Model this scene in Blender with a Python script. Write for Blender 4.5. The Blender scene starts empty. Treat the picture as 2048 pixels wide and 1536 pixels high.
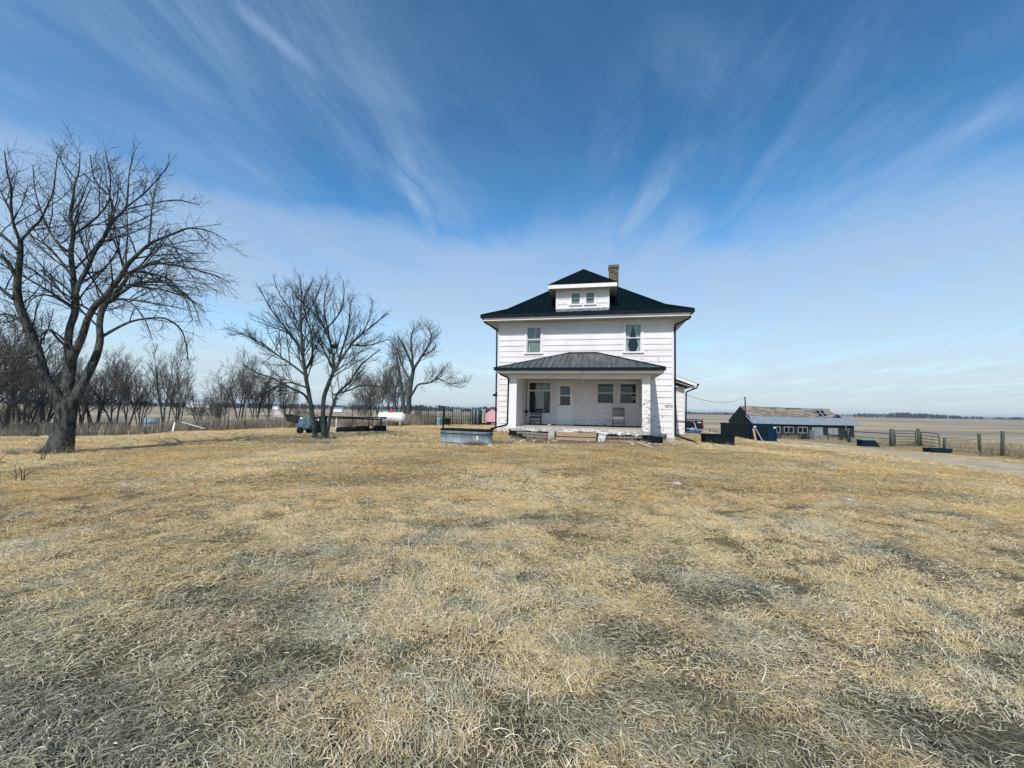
import bpy, math, random
import numpy as np
from mathutils import Vector, Matrix
R_ = math.radians
rnd = random.Random(7)
scene = bpy.context.scene
COL = scene.collection

# ------------------------------------------------------------------ camera
PITCH, ROLL, FPX = R_(3.5), R_(1.087), 820.0          # focal length in pixels of a 2048 wide frame
EYE = Vector((0, 0, 1.5))
cF = Vector((0, math.cos(PITCH), math.sin(PITCH)))
cR0 = Vector((1, 0, 0)); cU0 = Vector((0, -math.sin(PITCH), math.cos(PITCH)))
cR = cR0 * math.cos(ROLL) + cU0 * math.sin(ROLL)
cU = -cR0 * math.sin(ROLL) + cU0 * math.cos(ROLL)
cam_d = bpy.data.cameras.new("camera")
cam = bpy.data.objects.new("camera", cam_d); COL.objects.link(cam)
M = Matrix((cR, cU, -cF)).transposed().to_4x4(); M.translation = EYE
cam.matrix_world = M
cam_d.sensor_fit = 'HORIZONTAL'; cam_d.sensor_width = 36.0; cam_d.lens = 36.0 * FPX / 2048
cam_d.clip_start = 0.05; cam_d.clip_end = 20000
scene.camera = cam

def at(u, v, Y):
    """world point seen at photo pixel u,v at the distance Y in front of the camera"""
    d = cF + cR * ((u - 1024) / FPX) - cU * ((v - 768) / FPX)
    return EYE + d * (Y / d.y)

# ------------------------------------------------------------------ sun and sky
SUN_AZ, SUN_EL = R_(197.5), R_(43.0)                    # compass angle from +Y towards +X
sd = Vector((math.sin(SUN_AZ) * math.cos(SUN_EL), math.cos(SUN_AZ) * math.cos(SUN_EL), math.sin(SUN_EL)))
sl = bpy.data.lights.new("sun", 'SUN'); sl.energy = 3.35; sl.angle = R_(0.53); sl.color = (1.0, 0.95, 0.875)
so = bpy.data.objects.new("sun", sl); COL.objects.link(so)
so.rotation_euler = sd.to_track_quat('Z', 'Y').to_euler(); so.location = (-20, -40, 60)

world = bpy.data.worlds.new("World"); scene.world = world; world.use_nodes = True
nt = world.node_tree; nt.nodes.clear()
class NG:
    """tiny helper to write node graphs as expressions"""
    def __init__(s, nt): s.nt = nt
    def n(s, t, **kw):
        o = s.nt.nodes.new(t)
        for k, v in kw.items(): setattr(o, k, v)
        return o
    def put(s, sock, v):
        if isinstance(v, bpy.types.NodeSocket): s.nt.links.new(v, sock)
        elif v is not None: sock.default_value = v
    def math(s, op, a, b=None, c=None, clamp=False):
        o = s.n('ShaderNodeMath', operation=op, use_clamp=clamp)
        s.put(o.inputs[0], a)
        if b is not None: s.put(o.inputs[1], b)
        if c is not None: s.put(o.inputs[2], c)
        return o.outputs[0]
    def sep(s, v):
        o = s.n('ShaderNodeSeparateXYZ'); s.put(o.inputs[0], v); return o.outputs
    def comb(s, x, y, z):
        o = s.n('ShaderNodeCombineXYZ'); s.put(o.inputs[0], x); s.put(o.inputs[1], y); s.put(o.inputs[2], z); return o.outputs[0]
    def noise(s, vec, scale, detail=3, rough=.5, dist=0.0, color=False):
        o = s.n('ShaderNodeTexNoise'); s.put(o.inputs['Vector'], vec)
        o.inputs['Scale'].default_value = scale; o.inputs['Detail'].default_value = detail
        o.inputs['Roughness'].default_value = rough; o.inputs['Distortion'].default_value = dist
        return o.outputs['Color' if color else 0]
    def ramp(s, f, a, b, lo=0.0, hi=1.0):
        o = s.n('ShaderNodeMapRange', interpolation_type='SMOOTHSTEP'); s.put(o.inputs[0], f)
        o.inputs[1].default_value = a; o.inputs[2].default_value = b; o.inputs[3].default_value = lo; o.inputs[4].default_value = hi
        return o.outputs[0]
    def mix(s, f, a, b, blend='MIX'):
        o = s.n('ShaderNodeMix', data_type='RGBA', blend_type=blend); s.put(o.inputs[0], f)
        for k, v in ((6, a), (7, b)):
            if isinstance(v, (tuple, list)) and len(v) == 3: v = (*v, 1)
            s.put(o.inputs[k], v)
        return o.outputs[2]
    def scale(s, vec, sc):
        o = s.n('ShaderNodeVectorMath', operation='MULTIPLY'); s.put(o.inputs[0], vec); s.put(o.inputs[1], sc); return o.outputs[0]

g = NG(nt)
sky = g.n('ShaderNodeTexSky', sky_type='NISHITA', sun_disc=False)
sky.sun_elevation = SUN_EL; sky.sun_rotation = SUN_AZ; sky.altitude = 400
sky.air_density = 1.0; sky.dust_density = 0.6; sky.ozone_density = 2.2
hsv = g.n('ShaderNodeHueSaturation'); hsv.inputs['Saturation'].default_value = 1.34; hsv.inputs['Value'].default_value = 1.08
hsv.inputs['Hue'].default_value = 0.494
nt.links.new(sky.outputs[0], hsv.inputs['Color'])
tc = g.n('ShaderNodeTexCoord')
dx, dy, dz = g.sep(tc.outputs['Generated'])
zz = g.math('ADD', g.math('MAXIMUM', dz, 0.0), 0.055)
px, py = g.math('DIVIDE', dx, zz), g.math('DIVIDE', dy, zz)          # position in a flat cirrus layer overhead
A = R_(4.0)
ac = g.math('SUBTRACT', g.math('MULTIPLY', px, math.cos(A)), g.math('MULTIPLY', py, math.sin(A)))   # across the streaks
al = g.math('ADD', g.math('MULTIPLY', px, math.sin(A)), g.math('MULTIPLY', py, math.cos(A)))        # along the streaks
warp = g.noise(g.comb(ac, al, 3.0), 0.8, 3)
acw = g.math('ADD', ac, g.math('MULTIPLY', g.math('SUBTRACT', warp, .5), 0.38))
fine = g.noise(g.comb(g.math('MULTIPLY', acw, 4.4), g.math('MULTIPLY', al, .55), 1.3), 1.0, 12, .68, .4)
cr = g.noise(g.comb(g.math('ADD', g.math('MULTIPLY', px, 2.3), g.math('MULTIPLY', py, -1.1)), g.math('ADD', g.math('MULTIPLY', py, .9), g.math('MULTIPLY', px, .6)), 8.8), 1.0, 12, .66, .8)
mid_ = g.noise(g.comb(g.math('MULTIPLY', acw, 1.1), g.math('MULTIPLY', al, .38), 5.1), 1.0, 6, .58, .4)
big = g.noise(g.comb(g.math('MULTIPLY', acw, .35), g.math('MULTIPLY', al, .22), 9.7), 1.0, 3, .5)
left = g.ramp(ac, 0.55, -1.6)                                     # more cirrus on the left of the sky
dens = g.math('MULTIPLY', g.ramp(fine, .36, .66), g.ramp(mid_, .34, .60))
dens = g.math('MULTIPLY', g.math('MULTIPLY', dens, g.math('ADD', g.math('MULTIPLY', left, .75), .42)), g.math('MULTIPLY', g.ramp(cr, .25, .60, .25, 1.15), g.ramp(dz, .78, .50, .45, 1.0)))
veil = g.math('MULTIPLY', g.math('MULTIPLY', g.ramp(big, .30, .60), g.ramp(cr, .22, .62, .45, 1.1)), g.math('ADD', g.math('MULTIPLY', left, .95), .10))
# broad veil low over the horizon, reaching higher on the left and with a soft streaky upper edge
el_edge = g.math('ADD', g.math('MULTIPLY', g.math('SUBTRACT', mid_, .5), .34), g.math('MULTIPLY', g.math('SUBTRACT', fine, .5), .14))
Lf = g.ramp(dx, .30, -.12)
n_ = g.math('ADD', g.math('MULTIPLY', g.math('SUBTRACT', mid_, .5), .16), g.math('MULTIPLY', g.math('SUBTRACT', cr, .5), .10))
e_ = g.math('SUBTRACT', g.math('ADD', dz, n_), .012)
lowL = g.ramp(e_, .415, .335, 0, .95); lowR = g.ramp(g.math('ADD', e_, el_edge), .52, .27, 0, .95)
low = g.math('ADD', g.math('MULTIPLY', Lf, lowL), g.math('MULTIPLY', g.math('SUBTRACT', 1.0, Lf), lowR))
gap = g.math('MULTIPLY', g.math('MULTIPLY', g.ramp(dx, .38, .1), g.ramp(dz, .07, .13)), g.ramp(dz, .25, .16))                # clearer strip low down
low = g.math('MULTIPLY', low, g.math('SUBTRACT', 1.0, g.math('MULTIPLY', gap, g.ramp(big, .30, .62, .34, .05))))
low2 = g.math('MULTIPLY', low, g.ramp(g.math('ADD', g.math('MULTIPLY', mid_, .8), g.math('MULTIPLY', cr, .5)), .36, .70, .66, 1.0))
# single plumes
def plume(x0, y0, x1, y1, wdt, amt):
    L = math.hypot(x1 - x0, y1 - y0); ux, uy = (x1 - x0) / L, (y1 - y0) / L
    rx, ry = g.math('SUBTRACT', px, x0), g.math('SUBTRACT', py, y0)
    t = g.math('ADD', g.math('MULTIPLY', rx, ux), g.math('MULTIPLY', ry, uy))
    c = g.math('SUBTRACT', g.math('MULTIPLY', rx, -uy), g.math('MULTIPLY', ry, -ux))
    c = g.math('ADD', c, g.math('MULTIPLY', g.math('SUBTRACT', warp, .5), wdt * 1.6))
    w = g.math('MULTIPLY', g.ramp(g.math('ABSOLUTE', c), wdt, 0.0), g.math('MULTIPLY', g.ramp(t, -.12 * L, .25 * L), g.ramp(t, 1.15 * L, .6 * L)))
    return g.math('MULTIPLY', g.math('MULTIPLY', w, amt), g.ramp(cr, .32, .58, .25, 1.0))
def cloud_at(u, v):
    d = (cF + cR * ((u - 1024) / FPX) - cU * ((v - 768) / FPX)).normalized(); k = max(d.z, 0) + .055
    return d.x / k, d.y / k
total = g.math('ADD', g.math('MULTIPLY', dens, .46), g.math('MULTIPLY', veil, .52))
for (u0, v0, u1, v1, wd, am) in ((1225, 500, 1370, 285, .12, .55), (880, 490, 800, 350, .05, .40), (1840, 320, 2060, 170, .12, .40),
                                 (1500, 480, 1640, 420, .10, .30), (1700, 560, 2048, 500, .16, .25), (460, 0, 640, 160, .035, .28), (1290, 60, 1560, 190, .18, .16)):
    total = g.math('ADD', total, plume(*cloud_at(u0, v0), *cloud_at(u1, v1), wd, am))
total = g.math('MAXIMUM', g.math('MINIMUM', total, .8), g.math('MULTIPLY', low2, .86))
total = g.math('MULTIPLY', total, 1.0, clamp=True)
cloudcol = g.mix(g.ramp(dz, .5, .05), (2.15, 3.2, 4.8), (3.55, 4.2, 4.75))
grad = g.n('ShaderNodeVectorMath', operation='SCALE'); nt.links.new(hsv.outputs[0], grad.inputs[0]); nt.links.new(g.ramp(dz, .15, .72, 1.28, .74), grad.inputs['Scale'])
skyc = g.mix(total, grad.outputs[0], cloudcol)
# pale air right at the horizon
skyc = g.mix(g.ramp(dz, .16, 0.0, 0, .65), skyc, (3.45, 4.15, 4.7))
bg = g.n('ShaderNodeBackground'); bg.inputs['Strength'].default_value = 0.14
nt.links.new(skyc, bg.inputs['Color'])
wo = g.n('ShaderNodeOutputWorld'); nt.links.new(bg.outputs[0], wo.inputs[0])

vs = scene.view_settings
vs.view_transform = 'Standard'; vs.look = 'None'; vs.exposure = 0.22; vs.gamma = 1.0; vs.use_curve_mapping = False
scene.cycles.max_bounces = 6; scene.cycles.transparent_max_bounces = 12
scene.cycles.diffuse_bounces = 5; scene.cycles.caustics_reflective = False; scene.cycles.caustics_refractive = False

HOLLOWS = []                                                             # worn hollows in the turf: x, y, length, width
for u, v, rx_, ry_ in ((410, 1205, .34, .17), (735, 1185, .16, .10), (560, 1330, .26, .16), (1240, 1280, .34, .16), (1470, 1500, .42, .14), (1140, 1440, .30, .15), (1860, 1470, .40, .15), (60, 1440, .45, .22), (900, 1060, .55, .16), (1110, 1045, .75, .20), (1740, 1100, .34, .10), (1480, 1180, .3, .12), (250, 1500, .40, .14), (1320, 1400, .25, .12)):
    d_ = cF + cR * ((u - 1024) / FPX) - cU * ((v - 768) / FPX); t_ = -1.5 / d_.z; HOLLOWS.append((d_.x * t_, d_.y * t_, rx_, ry_))
def hollow(x, y):
    x, y = np.asarray(x), np.asarray(y); m = np.zeros(x.shape)
    for a_, b_, rx_, ry_ in HOLLOWS: m = np.maximum(m, np.exp(-((x - a_) / rx_) ** 2 - ((y - b_) / ry_) ** 2))
    return m
# ------------------------------------------------------------------ materials
def mat(name, base, base2=None, scale=8.0, rough=.8, bump=0.0, bscale=None, metal=0.0, spec=.3, stretch=(1, 1, 1), contrast=(.35, .65), detail=5, coord='Object'):
    m = bpy.data.materials.new(name); m.use_nodes = True
    nt = m.node_tree; g = NG(nt); b = nt.nodes['Principled BSDF']
    b.inputs['Roughness'].default_value = rough; b.inputs['Metallic'].default_value = metal
    b.inputs['Specular IOR Level'].default_value = spec
    tc = g.n('ShaderNodeTexCoord'); vec = g.scale(tc.outputs[coord], stretch)
    if base2 is None: base2 = tuple(c * .8 for c in base)
    n = g.noise(vec, scale, detail, .6)
    nt.links.new(g.mix(g.ramp(n, *contrast), base, base2), b.inputs['Base Color'])
    if bump:
        bn = g.n('ShaderNodeBump'); bn.inputs['Strength'].default_value = 1.0; bn.inputs['Distance'].default_value = bump
        nt.links.new(g.noise(vec, bscale or scale * 3, 4, .6), bn.inputs['Height']); nt.links.new(bn.outputs[0], b.inputs['Normal'])
    return m

def siding_mat(name, base, worn, amount, edge=(.34, .33, .34)):
    """old white paint: chips, thin grey streaks along the board edges"""
    m = bpy.data.materials.new(name); m.use_nodes = True
    nt = m.node_tree; g = NG(nt); b = nt.nodes['Principled BSDF']
    b.inputs['Roughness'].default_value = .62; b.inputs['Specular IOR Level'].default_value = .25
    tc = g.n('ShaderNodeTexCoord'); P = tc.outputs['Object']
    x, y, z = g.sep(P)
    soft = g.noise(P, 1.3, 4)
    c = g.mix(g.ramp(soft, .3, .7), base, tuple(v * .90 for v in base))
    rain = g.noise(g.scale(P, (9, 9, .8)), 1.0, 4)
    c = g.mix(g.math('MULTIPLY', g.ramp(rain, .5, .8), .25), c, tuple(v * .72 for v in base))
    chipn = g.noise(g.scale(P, (6, 6, 9)), 1.0, 8, .7)
    reg = g.noise(P, .9, 2)
    low = g.ramp(z, 1.5, .4)                                        # more wear near the ground
    thr = g.math('ADD', g.math('MULTIPLY', reg, .34), g.math('MULTIPLY', low, .10))
    chip = g.ramp(g.math('ADD', chipn, thr), 1.0 - amount - .22, 1.0 - amount - .17)
    wc = g.mix(g.noise(P, 14, 3), worn, tuple(v * .5 for v in worn))
    c = g.mix(g.math('MULTIPLY', chip, .8), c, wc)
    nt.links.new(c, b.inputs['Base Color'])
    bn = g.n('ShaderNodeBump'); bn.inputs['Strength'].default_value = .5; bn.inputs['Distance'].default_value = .004
    nt.links.new(g.noise(g.scale(P, (30, 30, 8)), 1, 4), bn.inputs['Height']); nt.links.new(bn.outputs[0], b.inputs['Normal'])
    return m

def glass_mat(name, tint=(.75, .82, .8), refl=.05):
    m = bpy.data.materials.new(name); m.use_nodes = True
    nt = m.node_tree; nt.nodes.clear(); g = NG(nt)
    tr = g.n('ShaderNodeBsdfTransparent'); tr.inputs[0].default_value = (*tint, 1)
    gl = g.n('ShaderNodeBsdfGlossy'); gl.inputs['Roughness'].default_value = .03; gl.inputs[0].default_value = (.9, .95, 1, 1)
    fr = g.n('ShaderNodeLayerWeight'); fr.inputs[0].default_value = .5
    mx = g.n('ShaderNodeMixShader'); nt.links.new(g.math('ADD', g.math('MULTIPLY', g.math('POWER', fr.outputs['Facing'], 5.0), .9), refl, clamp=True), mx.inputs[0])
    nt.links.new(tr.outputs[0], mx.inputs[1]); nt.links.new(gl.outputs[0], mx.inputs[2])
    o = g.n('ShaderNodeOutputMaterial'); nt.links.new(mx.outputs[0], o.inputs[0])
    return m

def lawn_tone(g, far=True):
    """colour of the dormant lawn at a place: straw, grey and dull green patches"""
    geo = g.n('ShaderNodeNewGeometry'); P = geo.outputs['Position']
    x, y, z = g.sep(P); P2 = g.comb(x, y, 0.0)
    n1 = g.noise(P2, .85, 5, .6, .3); n2 = g.noise(P2, .22, 3, .5); n3 = g.noise(g.scale(P2, (1.0, 1.25, 1)), 1.7, 5, .65)
    gold = (.80, .55, .22); straw = (.85, .64, .29); grey = (.59, .52, .345); drab = (.29, .29, .20)
    c = g.mix(g.ramp(n2, .38, .62), gold, straw)
    near = g.ramp(g.math('ADD', y, g.math('MULTIPLY', g.math('SUBTRACT', n2, .5), 9.0)), 8.0, 1.6)
    greyf = g.math('ADD', g.math('MULTIPLY', g.ramp(n1, .47, .66), .60), g.math('MULTIPLY', near, .50), clamp=True)
    c = g.mix(greyf, c, grey)
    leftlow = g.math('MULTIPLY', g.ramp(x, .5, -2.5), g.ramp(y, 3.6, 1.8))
    drabf = g.math('MULTIPLY', g.ramp(g.math('ADD', n3, g.math('MULTIPLY', near, .05)), .55, .66), .62)
    c = g.mix(drabf, c, drab)
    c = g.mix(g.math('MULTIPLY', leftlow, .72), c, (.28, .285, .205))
    hm = None
    for a_, b_, rx_, ry_ in HOLLOWS:
        ex_ = g.math('MULTIPLY', g.math('SUBTRACT', x, a_), 1 / rx_ / 1.5); ey_ = g.math('MULTIPLY', g.math('SUBTRACT', y, b_), 1 / ry_ / 1.5)
        e_ = g.math('ADD', g.math('MULTIPLY', ex_, ex_), g.math('MULTIPLY', ey_, ey_)); hm = e_ if hm is None else g.math('MINIMUM', hm, e_)
    hf = g.ramp(g.math('ADD', hm, g.math('MULTIPLY', g.math('SUBTRACT', n3, .5), 2.2)), 1.05, .1, 0, .62)
    c = g.mix(hf, c, (.185, .195, .145))
    return c, n1, n3, P

def blade_mat(name, tone=True, cols=((.5, .42, .26), (.36, .31, .2)), lightf=1.0):
    m = bpy.data.materials.new(name); m.use_nodes = True
    nt = m.node_tree; g = NG(nt); b = nt.nodes['Principled BSDF']
    a = g.n('ShaderNodeAttribute', attribute_name='rnd'); r = a.outputs['Fac']
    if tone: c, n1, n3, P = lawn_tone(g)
    else:
        geo = g.n('ShaderNodeNewGeometry'); c = g.mix(g.ramp(g.noise(geo.outputs['Position'], .35, 4), .35, .65), *cols)
    c = g.mix(g.ramp(r, .0, .36, .62, 0.0), c, (.11, .105, .075))
    c = g.mix(g.ramp(r, .72, .95, 0, .8), c, (.90, .84, .66))
    k = g.n('ShaderNodeVectorMath', operation='SCALE'); g.put(k.inputs[0], c); k.inputs['Scale'].default_value = lightf
    nt.links.new(k.outputs[0], b.inputs['Base Color'])
    b.inputs['Roughness'].default_value = .7; b.inputs['Specular IOR Level'].default_value = .15
    return m

MT = {}
MT['white_siding'] = siding_mat('white siding paint', (.77, .75, .765), (.40, .39, .38), -.005)
MT['white_trim'] = siding_mat('white trim paint', (.79, .775, .79), (.45, .44, .43), -.04)
MT['peeling'] = siding_mat('peeling white paint', (.80, .78, .79), (.36, .33, .30), .08)
MT['black_roof'] = mat('black metal roof', (.0022, .007, .0095), (.0035, .010, .013), 3, .8, spec=.03)
MT['porch_metal'] = mat('weathered grey metal roof', (.13, .145, .145), (.06, .08, .085), 1.2, .6, metal=.1, spec=.3, stretch=(6, .6, 1))
MT['black_gutter'] = mat('dark gutter', (.004, .010, .014), (.007, .014, .018), 4, .6, spec=.08)
MT['ceiling'] = mat('porch ceiling paint', (.42, .47, .44), (.32, .38, .35), 2, .8)
MT['soffit'] = mat('soffit paint', (.45, .49, .46), (.33, .38, .36), 2.5, .8)
MT['concrete'] = mat('old concrete', (.50, .46, .40), (.36, .33, .28), 5, .95, bump=.01)
MT['wood_tan'] = mat('weathered tan wood', (.42, .31, .21), (.28, .20, .13), 3, .85, stretch=(1, 6, 14), bump=.003)
MT['wood_grey'] = mat('weathered grey wood', (.27, .25, .22), (.14, .13, .115), 4, .9, stretch=(1, 5, 8), bump=.003)
MT['wood_dark'] = mat('dark old wood', (.035, .04, .04), (.02, .024, .025), 4, .9, spec=.03)
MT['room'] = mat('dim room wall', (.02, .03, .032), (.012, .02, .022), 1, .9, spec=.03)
MT['navy_tub'] = mat('dark navy plastic', (.004, .014, .028), (.006, .02, .036), 3, .8, spec=.06)
MT['curtain'] = mat('thin white curtain', (.55, .6, .6), (.42, .48, .48), 3, .9, stretch=(8, 8, .6))
MT['blind'] = mat('grey green blind', (.24, .29, .265), (.19, .235, .215), 2, .9)
MT['glass'] = glass_mat('window glass')
MT['glass_dull'] = glass_mat('dusty window glass', (.84, .87, .83), .06)
MT['black_metal'] = mat('black painted metal', (.006, .011, .014), (.011, .017, .02), 10, .75, spec=.04)
MT['dark_green_metal'] = mat('dark green painted steel', (.018, .055, .05), (.03, .05, .045), 6, .5, spec=.4)
MT['white_metal'] = mat('white painted metal', (.80, .79, .82), (.70, .69, .72), 2, .4, spec=.45)
MT['galv'] = mat('galvanised steel', (.28, .36, .42), (.17, .23, .28), 6, .65, metal=.2, spec=.3, stretch=(1, 1, .25))
MT['rubber'] = mat('black rubber', (.005, .011, .014), (.009, .015, .018), 12, .85, bump=.004, spec=.06)
MT['red'] = mat('faded red plastic', (.55, .07, .08), (.42, .05, .06), 5, .5)
MT['pink'] = mat('pale pink boards', (.72, .40, .47), (.62, .33, .40), 3, .8)
MT['brown_roof'] = mat('brown roof', (.10, .07, .065), (.06, .045, .04), 5, .9)
MT['rust'] = mat('rusty steel', (.10, .06, .045), (.05, .032, .028), 9, .85)
MT['blue_paint'] = mat('faded navy paint', (.006, .028, .068), (.004, .018, .04), 3, .7, spec=.06)
MT['blue_plastic'] = mat('blue plastic', (.03, .10, .28), (.02, .07, .2), 4, .45)
MT['blue_grey'] = mat('blue grey plastic', (.10, .18, .26), (.03, .06, .09), 5, .35, spec=.5)
MT['truck'] = mat('black car paint', (.006, .012, .016), (.008, .014, .018), 3, .35, spec=.3)
MT['tail'] = mat('red lamp lens', (.5, .03, .03), (.35, .02, .02), 20, .2)
MT['post_wood'] = mat('greenish old post', (.10, .12, .09), (.05, .065, .055), 7, .95, stretch=(3, 3, .7), bump=.01)
MT['barn_boards'] = mat('silvery roof boards', (.33, .29, .22), (.075, .07, .06), 2.5, .9, stretch=(.45, 1, 6), contrast=(.4, .6))
MT['tin'] = mat('dull roof tin', (.30, .35, .39), (.20, .25, .29), 2, .6, metal=.2, stretch=(5, 1, 1))
MT['cloth'] = mat('pale cloth', (.62, .58, .62), (.5, .47, .5), 5, .9)
MT['stone'] = mat('pale stone', (.60, .55, .45), (.45, .40, .33), 9, .9, bump=.01)

def bark_mat(name, a, b2, scale, bump):
    m = bpy.data.materials.new(name); m.use_nodes = True
    nt = m.node_tree; g = NG(nt); b = nt.nodes['Principled BSDF']
    b.inputs['Roughness'].default_value = .95; b.inputs['Specular IOR Level'].default_value = .1
    tc = g.n('ShaderNodeTexCoord'); P = g.scale(tc.outputs['Object'], (1, 1, .35))
    n = g.noise(P, scale, 6, .7, .6)
    c = g.mix(g.ramp(n, .40, .60), a, b2)
    c = g.mix(g.math('MULTIPLY', g.ramp(g.noise(P, 2.2, 3), .5, .7), .5), c, tuple(v * 1.5 for v in a))
    nt.links.new(c, b.inputs['Base Color'])
    bn = g.n('ShaderNodeBump'); bn.inputs['Strength'].default_value = 1.0; bn.inputs['Distance'].default_value = bump
    nt.links.new(n, bn.inputs['Height']); nt.links.new(bn.outputs[0], b.inputs['Normal'])
    return m
MT['bark'] = bark_mat('furrowed bark', (.115, .12, .11), (.016, .025, .028), 13, .07)
MT['bark_smooth'] = bark_mat('grey bark', (.075, .09, .085), (.03, .042, .042), 12, .015)
MT['twig'] = mat('dark twigs', (.022, .03, .032), (.035, .04, .04), 3, .9, spec=.05)
MT['twig_far'] = mat('grey twigs', (.15, .135, .115), (.075, .075, .068), .8, .9, spec=.05)

# ------------------------------------------------------------------ mesh builder
class MB:
    def __init__(s): s.v = []; s.f = []; s.m = []; s.sm = []
    def face(s, idx, m=0, smooth=False): s.f.append(idx); s.m.append(m); s.sm.append(smooth)
    def quad(s, pts, m=0):
        o = len(s.v); s.v += [tuple(p) for p in pts]; s.face(tuple(range(o, o + len(pts))), m)
    def box(s, a, b, m=0, rot=None, c=None):
        (x0, y0, z0), (x1, y1, z1) = a, b
        p = [Vector(q) for q in ((x0, y0, z0), (x1, y0, z0), (x1, y1, z0), (x0, y1, z0), (x0, y0, z1), (x1, y0, z1), (x1, y1, z1), (x0, y1, z1))]
        if rot is not None:
            c = Vector(c) if c is not None else Vector(((x0 + x1) / 2, (y0 + y1) / 2, (z0 + z1) / 2)); p = [rot @ (q - c) + c for q in p]
        o = len(s.v); s.v += [tuple(q) for q in p]
        for q in ((0, 3, 2, 1), (4, 5, 6, 7), (0, 1, 5, 4), (1, 2, 6, 5), (2, 3, 7, 6), (3, 0, 4, 7)): s.face(tuple(o + i for i in q), m)
    def bar(s, p, q, w, h=None, m=0, up=(0, 0, 1)):
        p, q = Vector(p), Vector(q); h = h or w; d = (q - p).normalized(); u = Vector(up)
        if abs(d.dot(u)) > .98: u = Vector((0, 1, 0))
        a = d.cross(u).normalized() * w / 2; b = a.cross(d).normalized() * h / 2
        o = len(s.v)
        for c in (p, q):
            for k in (-a - b, a - b, a + b, -a + b): s.v.append(tuple(c + k))
        for i in range(4): s.face((o + i, o + (i + 1) % 4, o + 4 + (i + 1) % 4, o + 4 + i), m)
        s.face((o + 3, o + 2, o + 1, o), m); s.face((o + 4, o + 5, o + 6, o + 7), m)
    def tube(s, pts, rad, n=6, m=0, cap=True, smooth=True, closed=False):
        pts = [Vector(p) for p in pts]; k = len(pts)
        if not isinstance(rad, (list, tuple)): rad = [rad] * k
        o = len(s.v); prev = None
        for i, p in enumerate(pts):
            if closed: d = (pts[(i + 1) % k] - pts[i - 1])
            else: d = (pts[min(i + 1, k - 1)] - pts[max(i - 1, 0)])
            d = d.normalized() if d.length > 1e-9 else Vector((0, 0, 1))
            if prev is None:
                u = Vector((0, 0, 1)) if abs(d.z) < .9 else Vector((1, 0, 0)); a = d.cross(u).normalized()
            else: a = (prev - d * prev.dot(d)).normalized()
            prev = a; b = d.cross(a)
            for j in range(n):
                t = 2 * math.pi * j / n; s.v.append(tuple(p + (a * math.cos(t) + b * math.sin(t)) * rad[i]))
        for i in range(k if closed else k - 1):
            i2 = (i + 1) % k
            for j in range(n):
                s.face((o + i * n + j, o + i * n + (j + 1) % n, o + i2 * n + (j + 1) % n, o + i2 * n + j), m, smooth)
        if cap and not closed:
            s.face(tuple(o + j for j in reversed(range(n))), m); s.face(tuple(o + (k - 1) * n + j for j in range(n)), m)
    def lathe(s, prof, n=24, m=0, c=(0, 0, 0), sx=1.0, sy=1.0, smooth=True):
        """profile of (radius, z) about the z axis"""
        o = len(s.v); k = len(prof)
        for r, z in prof:
            for j in range(n):
                t = 2 * math.pi * j / n; s.v.append((c[0] + r * math.cos(t) * sx, c[1] + r * math.sin(t) * sy, c[2] + z))
        for i in range(k - 1):
            for j in range(n): s.face((o + i * n + j, o + i * n + (j + 1) % n, o + (i + 1) * n + (j + 1) % n, o + (i + 1) * n + j), m, smooth)
    def prism(s, poly, y0, y1, m=0, plane='xz'):
        o = len(s.v); k = len(poly)
        for y in (y0, y1):
            for a, b in poly: s.v.append((a, y, b) if plane == 'xz' else ((y, a, b) if plane == 'yz' else (a, b, y)))
        s.face(tuple(o + i for i in range(k)), m); s.face(tuple(o + k + i for i in reversed(range(k))), m)
        for i in range(k): s.face((o + i, o + (i + 1) % k, o + k + (i + 1) % k, o + k + i), m)
    def build(s, name, mats, parent=None, bevel=0.0, loc=None, rotz=0.0):
        me = bpy.data.meshes.new(name); me.from_pydata(s.v, [], s.f)
        if not isinstance(mats, (list, tuple)): mats = [mats]
        for q in mats: me.materials.append(MT[q] if isinstance(q, str) else q)
        if len(mats) > 1: me.polygons.foreach_set('material_index', s.m)
        me.polygons.foreach_set('use_smooth', s.sm); me.update()
        o = bpy.data.objects.new(name, me); COL.objects.link(o)
        if loc is not None: o.location = loc
        o.rotation_euler.z = rotz
        if parent is not None: o.parent = parent
        if bevel:
            b = o.modifiers.new('bevel', 'BEVEL'); b.width = bevel; b.segments = 2; b.limit_method = 'ANGLE'
        return o

def tag(o, label=None, cat=None, group=None, kind=None):
    if label: o['label'] = label
    if cat: o['category'] = cat
    if group: o['group'] = group
    if kind: o['kind'] = kind
    return o
def thing(name, label, cat, loc=(0, 0, 0), rotz=0.0, group=None):
    o = bpy.data.objects.new(name, None); COL.objects.link(o); o.empty_display_size = .3
    o.location = loc; o.rotation_euler = (0, 0, rotz)
    return tag(o, label, cat, group)
def copy_tree(o, parent=None):
    c = o.copy(); COL.objects.link(c)
    if parent is not None: c.parent = parent
    for ch in list(o.children): copy_tree(ch, c)
    return c

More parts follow.
